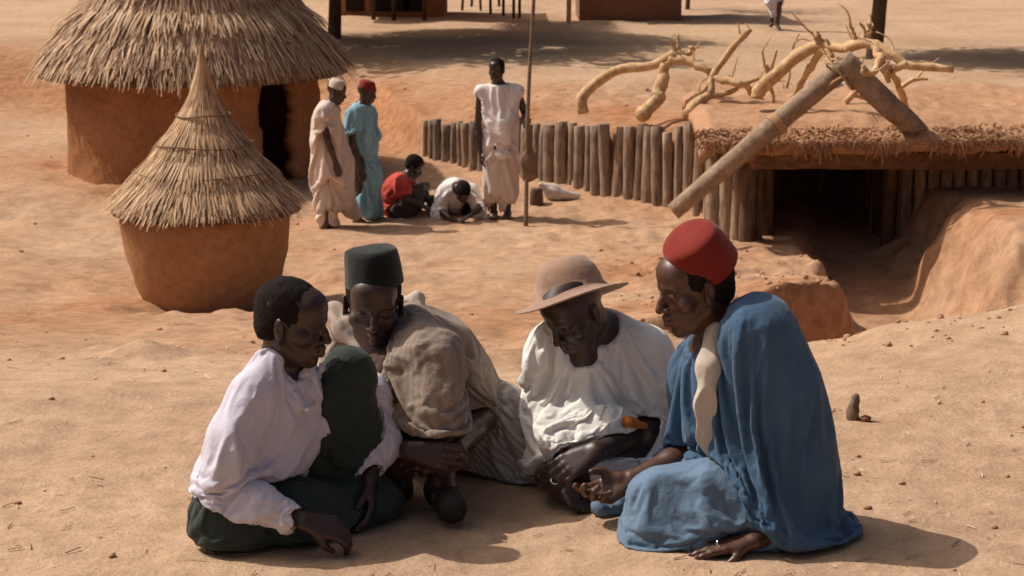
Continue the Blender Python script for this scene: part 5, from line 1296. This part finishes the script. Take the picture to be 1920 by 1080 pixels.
    v.chain([P(880, 740, 5.55), P(940, 775, 5.48), P(985, 820, 5.42), P(1010, 880, 5.36)], [.10, .095, .085, .055], .05)
    v.chain([P(900, 800, 5.5), P(950, 850, 5.45), P(1000, 890, 5.38)], [.08, .075, .05], .05); v.chain([P(870, 850, 5.5), P(960, 880, 5.45)], [.06, .05], .05)
    for pts, sg, w_, h_ in [([(930, 745), (985, 800), (1020, 870)], -1, .010, .010), ([(920, 770), (970, 820), (1005, 890)], 1, .012, .012), ([(905, 790), (950, 830), (985, 890)], -1, .012, .012), ([(960, 750), (1005, 800), (1030, 850)], 1, .012, .010), ([(890, 810), (940, 850), (970, 900)], 1, .012, .012)]:
        v.fold(pts, w_, h_, .018, sg)
    v.wrinkle((.6, 0, -.75), .035, .9, .008, 17); v.plane((0, 0, .004), (0, 0, -1), .004); v.guard(vb); drape(v, "robe_hem", M_pale, t, vb, (), 18, .14, hold=.02)
    # folded pale scarf round the neck
    v = Vol(*bounds([P(610, 565, 5.3), P(745, 700, 5.2), P(780, 550, 5.45)], .06), .0042)
    v.chain([P(628, 585, 5.33), P(650, 612, 5.29), P(685, 650, 5.25), P(722, 692, 5.22)], [.030, .034, .028, .016], .02, flat=((.2, 1, 0), .6)); v.cone(P(720, 690, 5.22), P(734, 668, 5.23), .014, .010, .012)
    v.chain([P(628, 590, 5.33), P(640, 630, 5.36), P(650, 650, 5.38)], [.03, .03, .03], .02)
    v.fold([(630, 580), (660, 620), (700, 670)], .008, .010, .012, -1); v.fold([(622, 590), (648, 625), (690, 672)], .007, .008, .01, 1); v.wrinkle((.6, -.1, -.7), .022, .9, .0035, 5)
    v.build("scarf", M_beige, t)
    v = Vol(*bounds([P(775, 550, 5.4), P(790, 590, 5.3)], .06), .0042); v.chain([P(762, 566, 5.43), P(782, 562, 5.42), P(786, 580, 5.38)], [.016, .020, .012], .02); v.wrinkle((0, 0, 1), .025, .1, .004, 2); v.build("collar", M_cream, t)
person_b()
# ================================================================== people in the background
def standing(label, x0, Y, h, head_f, joints, robe_fn, skin, hat_fn=None, mat_robe=None, hands=None, hair=True, name="robe"):
    pass
M_cream2 = mat_cloth("cream_robe", (.66, .54, .46), .06, .85, .3)
M_lblue = mat_cloth("light_blue_robe", (.24, .44, .52), .08, .85, .3)
M_red = mat_cloth("red_shirt", (.50, .07, .045), .1, .85, .3)
M_white2 = mat_cloth("white_tunic", (.76, .70, .68), .05, .85, .3)
VB = [None]
def finish(v, nm, mat, t, zc=None):
    if zc is not None: v.plane((0, 0, zc), (0, 0, -1), .006)
    v.guard(VB[0], .006); return drape(v, nm, mat, t, VB[0], (), 16, .14, hold=.05, cstep=3, thick=.004, sub=0)
def person_e():
    Y = 19.5; p = P(618, 443, Y); g = gz(p[0], Y); t = thing("person", 'person in a long cream robe and pale cap, standing leftmost of the background group', 'person', (p[0], Y, g))
    q = lambda a, b, dy=0: P(a, b, Y+dy)
    hc = q(630, 172); lo, hi = bounds([q(575, 143), q(700, 450)], .05); lo[1] = Y-.35; hi[1] = Y+.35; v = Vol(lo, hi, .009)
    M = head(v, hc, (.93, -.1, -.28), (.2, 0, 1), 1.0); v.cone(hc-M[:, 2]*.05, q(618, 202), .05, .06, .03)
    torso(v, q(612, 300), q(612, 235), q(618, 205), q(625, 205, .19), q(605, 208, -.17))
    arm(v, q(603, 210, -.18), q(614, 262, -.22), q(630, 305, -.2)); t1 = hand(v, q(630, 305, -.2), (.25, 0, -1), (.2, 1, 0), 1, 1, (.3, .4, .3))
    arm(v, q(628, 208, .18), q(640, 262, .2), q(652, 300, .15)); hand(v, q(652, 300, .15), (.3, 0, -1), (0, -1, 0), -1)
    leg(v, q(608, 305, -.08), q(612, 372, -.09), q(612, 432, -.09)); foot(v, q(610, 434, -.09), q(640, 444, -.12)); leg(v, q(616, 305, .08), q(614, 372, .1), q(612, 428, .1)); foot(v, q(612, 430, .1), q(640, 438, .08))
    VB[0] = v; v.build("body", SKIN[1], t)
    v = Vol(lo, hi, .009)
    v.chain([q(612, 208), q(608, 250), q(606, 310), q(612, 365), q(616, 418)], [.12, .15, .16, .155, .125], .06); v.cone(q(625, 207, .17), q(604, 209, -.16), .075, .075, .05)
    v.chain([q(603, 212, -.17), q(606, 240, -.2)], [.085, .085], .03); v.chain([q(595, 215), q(590, 300), q(606, 400)], [.06, .06, .05], .05)
    v.chain([q(635, 240, .1), q(650, 300, .12), q(655, 370, .12), q(676, 385, .12)], [.08, .08, .07, .05], .05)
    v.plane(q(616, 420), (0, 0, -1), .006); v.cone(hc-M[:, 2]*.06, q(619, 202), .06, .07, .01, 'sub')
    v.cone(q(606, 245, -.21), q(612, 285, -.25), .068, .075, .01, 'sub')
    for pts, sg in (([(600, 215), (596, 300), (603, 400)], 1), ([(618, 300), (622, 350), (625, 410)], -1), ([(612, 220), (615, 270), (614, 330)], -1), ([(632, 300), (640, 350), (632, 410)], 1)): v.fold(pts, .03, .018, .04, sg)
    v.wrinkle((.05, 0, -1), .08, .8, .016, 3); finish(v, "robe", M_cream2, t)
    ax = frame((.9, 0, -.3), (-.05, 0, 1)); cap("cap", hc, M, 1, [(.094, -.005), (.096, .02), (.09, .06), (.07, .082), (.03, .09), (0, .091)], ax, M @ np.array([0, -.01, .045]), M_cream, t, (1.1, .92), 2)
person_e()
def person_f():
    Y = 20.0; p = P(685, 420, Y); g = gz(p[0], Y); t = thing("person", 'person in a light blue robe and red cap, standing beside the cream robed one', 'person', (p[0], Y, g))
    q = lambda a, b, dy=0: P(a, b, Y+dy)
    hc = q(687, 174); lo, hi = bounds([q(630, 143), q(735, 430)], .08); lo[1] = Y-.4; hi[1] = Y+.4; v = Vol(lo, hi, .009)
    M = head(v, hc, (.9, .25, -.25), (.15, 0, 1)); v.cone(hc-M[:, 2]*.05, q(676, 203), .05, .06, .03)
    torso(v, q(680, 300), q(676, 240), q(677, 207), q(690, 207, .18), q(664, 210, -.17))
    arm(v, q(660, 213, -.18), q(660, 268, -.22), q(676, 312, -.2)); hand(v, q(676, 312, -.2), (.2, 0, -1), (.2, 1, 0), 1)
    arm(v, q(692, 210, .18), q(700, 262, .2), q(705, 305, .1)); hand(v, q(705, 305, .1), (.1, 0, -1), (0, -1, 0), -1)
    for dx, dy in ((-6, -.08), (8, .1)):
        leg(v, q(680+dx*.5, 305, dy), q(682+dx, 365, dy), q(680+dx*1.4, 412, dy), .95); foot(v, q(680+dx*1.4, 413, dy), q(700+dx*1.4, 420, dy-.04), .95)
    VB[0] = v; v.build("body", SKIN[2], t)
    v = Vol(lo, hi, .009)
    v.chain([q(677, 212), q(678, 255), q(688, 320), q(697, 384)], [.12, .145, .15, .145], .08); v.cone(q(692, 211, .15), q(662, 212, -.15), .088, .088, .05); v.cone(q(690, 380, -.1), q(702, 384, .1), .13, .13, .05)
    v.chain([q(660, 215, -.16), q(655, 243, -.2)], [.09, .10], .03); v.chain([q(692, 215, .16), q(700, 245, .2)], [.085, .09], .03)
    v.cone(q(696, 378), q(700, 430), .125, .14, .01, 'sub'); v.cone(hc-M[:, 2]*.06, q(677, 203), .06, .07, .01, 'sub'); v.cone(q(656, 248, -.21), q(660, 275, -.22), .078, .09, .01, 'sub')
    v.cone(q(706, 360, .0), q(712, 395), .03, .03, .02, 'add')
    for pts, sg in (([(682, 230), (690, 300), (698, 380)], 1), ([(692, 220), (704, 300), (712, 380)], -1), ([(672, 270), (680, 330), (686, 385)], -1), ([(700, 240), (712, 320), (716, 380)], 1)): v.fold(pts, .028, .017, .04, sg)
    v.wrinkle((.12, 0, -1), .075, .8, .016, 6); finish(v, "robe", M_lblue, t)
    v = Vol(lo, hi, .009); v.chain([q(664, 245), q(664, 320), q(666, 385)], [.085, .10, .085], .05); v.cone(q(655, 245, -.1), q(658, 290, -.1), .07, .06, .04); v.cone(q(665, 378), q(667, 410), .08, .09, .01, 'sub'); v.wrinkle((0, 0, 1), .06, .5, .015, 2); v.guard(VB[0], .006); drape(v, "undergarment", M_cream2, t, VB[0], (), 14, .13, hold=.05, cstep=3, thick=.004, sub=0)
    ax = frame((.9, .2, -.25), (-.1, 0, 1)); cap("cap", hc, M, 1, [(.093, -.005), (.096, .02), (.092, .06), (.075, .085), (.03, .094), (0, .095)], ax, M @ np.array([0, -.012, .045]), M_fez, t, (1.08, .95), 2)
person_f()
def person_g():
    Y = 20.3; p = P(765, 415, Y); g = gz(p[0], Y); t = thing("person", 'person in a red shirt squatting beside the one bent over in white', 'person', (p[0], Y, g))
    q = lambda a, b, dy=0: P(a, b, Y+dy)
    hc = q(776, 312); lo, hi = bounds([q(710, 285), q(850, 425)], .05); lo[1] = Y-.55; hi[1] = Y+.5; v = Vol(lo, hi, .009)
    M = head(v, hc, (.85, -.2, -.55), (.5, 0, .8)); v.cone(hc-M[:, 2]*.05, q(762, 335), .05, .06, .03)
    torso(v, q(742, 392), q(745, 355), q(760, 335), q(765, 335, .17), q(752, 340, -.16))
    arm(v, q(752, 342, -.17), q(762, 372, -.3), q(796, 388, -.3)); hand(v, q(796, 388, -.3), (.9, -.1, -.45), (0, .3, -1), 1)
    arm(v, q(766, 338, .17), q(800, 372, .1), q(825, 398, -.05)); hand(v, q(825, 398, -.05), (.7, -.2, -.7), (-.3, 0, -1), -1)
    for dy in (-.13, .14):
        leg(v, q(745, 395, dy*.8), q(793+30*dy, 350, dy*1.3), q(775+30*dy, 408, dy)); foot(v, q(775+30*dy, 409, dy), q(800+30*dy, 415, dy-.05))
    VB[0] = v; v.build("body", SKIN[2], t); hair_cap("hair", hc, M, 1, t, grow=.012, h=.009)
    v = Vol(lo, hi, .009); v.chain([q(742, 395), q(744, 355), q(759, 338)], [.14, .145, .10], .06); v.cone(q(765, 338, .16), q(752, 342, -.16), .072, .072, .05); v.cone(q(752, 344, -.17), q(757, 358, -.24), .075, .075, .03)
    v.cone(q(725, 390), q(722, 412), .06, .03, .04); v.cone(hc, q(764, 334), .07, .075, .01, 'sub'); v.wrinkle((.3, 0, -.9), .07, .3, .016, 2); v.guard(VB[0], .006); drape(v, "shirt", M_red, t, VB[0], (), 14, .13, hold=.05, cstep=3, thick=.004, sub=0)
    v = Vol(lo, hi, .009)
    for dy in (-.13, .14): v.chain([q(748, 395, dy*.8), q(785+30*dy, 362, dy*1.2)], [.10, .085], .04)
    v.chain([q(785-4, 372, -.17), q(765, 404, -.13)], [.07, .05], .03); v.wrinkle((.6, 0, .5), .06, .2, .012, 8); v.guard(VB[0], .006); drape(v, "shorts", mat_cloth("dark_grey_cotton", (.06, .05, .045), .2), t, VB[0], (), 14, .13, hold=.05, cstep=3, thick=.004, sub=0)
person_g()
def person_h():
    Y = 20.1; p = P(860, 410, Y); g = gz(p[0], Y); t = thing("person", 'person in a white shirt crouching bent low with the head down', 'person', (p[0], Y, g))
    q = lambda a, b, dy=0: P(a, b, Y+dy)
    hc = q(868, 360, -.25); lo, hi = bounds([q(805, 325), q(925, 428)], .04); lo[1] = Y-.75; hi[1] = Y+.55; v = Vol(lo, hi, .009)
    M = head(v, hc, (-.05, -.45, -.9), (.05, -.9, .35)); v.cone(hc+np.array([0, .08, .0]), q(860, 352, -.05), .05, .065, .03)
    torso(v, q(850, 385, .35), q(852, 358, .12), q(860, 350, -.02), q(885, 355, 0), q(832, 356, -.02))
    arm(v, q(830, 360, -.04), q(822, 392, -.15), q(842, 408, -.4)); hand(v, q(842, 408, -.4), (.8, -.4, -.4), (0, 0, -1), -1)
    arm(v, q(886, 358, 0), q(902, 388, -.12), q(880, 405, -.4)); hand(v, q(880, 405, -.4), (-.8, -.4, -.4), (0, 0, -1), 1)
    for s_ in (-1, 1):
        leg(v, q(850+s_*14, 390, .35), q(850+s_*38, 378, .12), q(850+s_*30, 410, .2)); foot(v, q(850+s_*30, 411, .2), q(850+s_*34, 414, -.02))
    VB[0] = v; v.build("body", SKIN[1], t); hair_cap("hair", hc, M, 1, t, grow=.01, h=.009)
    v = Vol(lo, hi, .009); v.chain([q(850, 388, .33), q(851, 360, .14), q(858, 353, 0)], [.16, .16, .11], .06); v.cone(q(884, 358, 0), q(833, 358, 0), .08, .08, .06)
    v.chain([q(830, 362, -.03), q(820, 392, -.12), q(828, 403, -.25)], [.085, .085, .07], .03); v.chain([q(886, 360, 0), q(904, 390, -.1), q(915, 405, -.12)], [.08, .075, .05], .03)
    v.cone(hc, q(862, 352, -.06), .08, .07, .01, 'sub'); v.cone(q(829, 404, -.26), q(842, 410, -.4), .06, .08, .01, 'sub')
    v.wrinkle((.2, .3, -.9), .06, .3, .016, 3); v.guard(VB[0], .006); drape(v, "shirt", M_white2, t, VB[0], (), 14, .13, hold=.05, cstep=3, thick=.004, sub=0)
    v = Vol(lo, hi, .009)
    for s_ in (-1, 1): v.chain([q(850+s_*14, 392, .33), q(850+s_*36, 382, .12), q(850+s_*30, 404, .18)], [.11, .09, .07], .04)
    v.wrinkle((.6, 0, .5), .06, .2, .012, 8); v.guard(VB[0], .006); drape(v, "trousers", mat_cloth("black_cotton", (.025, .022, .02), .2), t, VB[0], (), 14, .13, hold=.05, cstep=3, thick=.004, sub=0)
person_h()
def person_i():
    Y = 20.0; p = P(930, 408, Y); g = gz(p[0], Y); t = thing("person", 'person in a white sleeveless tunic, standing and gripping the tall pole', 'person', (p[0], Y, g))
    q = lambda a, b, dy=0: P(a, b, Y+dy)
    hc = q(931, 131); lo, hi = bounds([q(880, 105), q(1000, 420)], .05); lo[1] = Y-.65; hi[1] = Y+.35; v = Vol(lo, hi, .009)
    M = head(v, hc, (-.35, -.9, -.05), (0, 0, 1), 1.0); v.cone(hc-M[:, 2]*.05, q(935, 162), .052, .062, .03)
    torso(v, q(938, 285), q(937, 215), q(936, 168), q(970, 170), q(902, 170))
    arm(v, q(902, 174), q(896, 232, -.02), q(900, 285, -.06)); hand(v, q(900, 285, -.06), (.05, -.1, -1), (1, 0, 0), -1)
    hw = P(985, 236, 19.72); arm(v, q(970, 174), q(984, 212, .02), hw); hand(v, hw, (.0, -.75, .3), (.9, .3, .2), -1, 1, (.6, .9, .7))
    for s_, x in ((-1, 924), (1, 950)):
        leg(v, q(938+s_*12, 290), q(x, 345, -.03), q(x+2, 398, 0)); foot(v, q(x+2, 399, 0), q(x-2, 408, -.18))
    VB[0] = v; v.build("body", SKIN[2], t); hair_cap("hair", hc, M, 1, t, grow=.008, h=.009)
    v = Vol(lo, hi, .009); v.chain([q(936, 180), q(938, 225), q(940, 282)], [.14, .16, .17], .06); v.cone(q(968, 172), q(904, 172), .072, .072, .05); v.cone(q(906, 176), q(914, 280), .06, .05, .05); v.cone(q(966, 176), q(966, 280), .06, .06, .05)
    v.plane(q(940, 291), (0, 0, -1), .006); v.cone(q(940, 280, 0), q(941, 320), .145, .16, .01, 'sub'); v.cone(hc, q(935, 160), .065, .068, .01, 'sub'); v.cone(q(932, 150, -.14), q(932, 178, -.17), .045, .012, .01, 'sub')
    v.cone(q(897, 188), q(893, 260), .055, .05, .01, 'sub'); v.cone(q(978, 190), q(986, 250), .05, .04, .01, 'sub')
    for pts, sg in (([(915, 180), (918, 230), (914, 285)], 1), ([(926, 190), (930, 240), (928, 285)], -1), ([(936, 190), (944, 240), (940, 285)], 1), ([(950, 190), (960, 240), (958, 285)], -1)): v.fold(pts, .03, .018, .04, sg)
    v.wrinkle((0, 0, 1), .08, .7, .014, 5); v.guard(VB[0], .006); drape(v, "tunic", M_white2, t, VB[0], (), 14, .13, hold=.05, cstep=3, thick=.004, sub=0)
    v = Vol(lo, hi, .009)
    for s_, x in ((-1, 925), (1, 956)): v.chain([q(938+s_*12, 285), q(x, 345, -.02), q(x, 388, 0)], [.13, .105, .09], .03); v.cone(q(x, 382, 0), q(x, 410, 0), .08, .09, .01, 'sub')
    v.wrinkle((0, 0, 1), .07, .4, .016, 9); v.guard(VB[0], .006); drape(v, "trousers", M_cream2, t, VB[0], (), 14, .13, hold=.05, cstep=3, thick=.004, sub=0)
person_i()
def person_j():
    Y = 36; d = (CAMZ-gz(P(1450, 50, Y)[0], Y)); 
    for _ in range(30):
        p = P(1452, 54, Y); Y += (p[2]-gz(p[0], p[1]))*8
    g = gz(p[0], Y); x = p[0]; t = thing("person", 'person in a long pale robe walking far away at the top of the photo', 'person', (x, Y, g)); A = lambda a, b, c: np.array([x+a, Y+b, g+c])
    v = Vol(A(-.5, -.4, -.05), A(.5, .4, 1.85), .012); hc = A(0, -.02, 1.66); M = head(v, hc, (-.5, -.8, 0), (0, 0, 1)); v.cone(hc, A(0, 0, 1.42), .05, .06, .03)
    torso(v, A(0, 0, .95), A(0, 0, 1.22), A(0, 0, 1.42), A(.18, 0, 1.4), A(-.18, 0, 1.4))
    for s_ in (-1, 1):
        arm(v, A(.19*s_, 0, 1.38), A(.24*s_, 0, 1.12), A(.24*s_, -.06, .88)); hand(v, A(.24*s_, -.06, .88), (0, 0, -1), (-s_, 0, 0), s_)
        leg(v, A(.08*s_, 0, .9), A(.07*s_, -.12*s_, .5), A(.05*s_, -.05*s_, .1)); foot(v, A(.05*s_, -.05*s_, .09), A(.05*s_, -.22*s_-.1, .03))
    VB[0] = v; v.build("body", SKIN[1], t); hair_cap("hair", hc, M, 1, t, h=.01)
    v = Vol(A(-.5, -.4, -.05), A(.5, .4, 1.7), .012); v.chain([A(0, 0, 1.38), A(0, 0, 1.1), A(-.02, 0, .6), A(.02, 0, .26)], [.12, .16, .17, .11], .08); v.cone(A(.18, 0, 1.38), A(-.18, 0, 1.38), .075, .075, .05)
    for s_ in (-1, 1): v.cone(A(.19*s_, 0, 1.36), A(.25*s_, -.02, .98), .08, .1, .03)
    v.cone(hc, A(0, 0, 1.42), .06, .07, .01, 'sub'); v.cone(A(.02, 0, .2), A(.02, 0, .1), .1, .11, .01, 'sub'); v.wrinkle((0, 0, 1), .07, .6, .016, 5)
    v.guard(VB[0], .006); drape(v, "robe", mat_cloth("pale_lilac_robe", (.62, .60, .66), .05), t, VB[0], (), 14, .13, hold=.05, cstep=3, thick=.004, sub=0)
person_j()
# bag hanging from the pole hand
v = Vol(*bounds([P(970, 225, 19.5), P(1010, 345, 19.75)], .08), .009)
bc_ = P(991, 300, 19.66); v.chain([P(988, 242, 19.66), P(989, 275, 19.66), P(991, 300, 19.66), P(993, 326, 19.66)], [.02, .045, .085, .09], .06); v.wrinkle((0, 0, 1), .05, .3, .014, 2)
v.build("bag", mat_cloth("brown_sack", (.20, .12, .075), .15), None); o = bpy.data.objects["bag"]; tag(o, 'limp brown cloth bag hanging against the tall pole beside the tunic', 'bag')
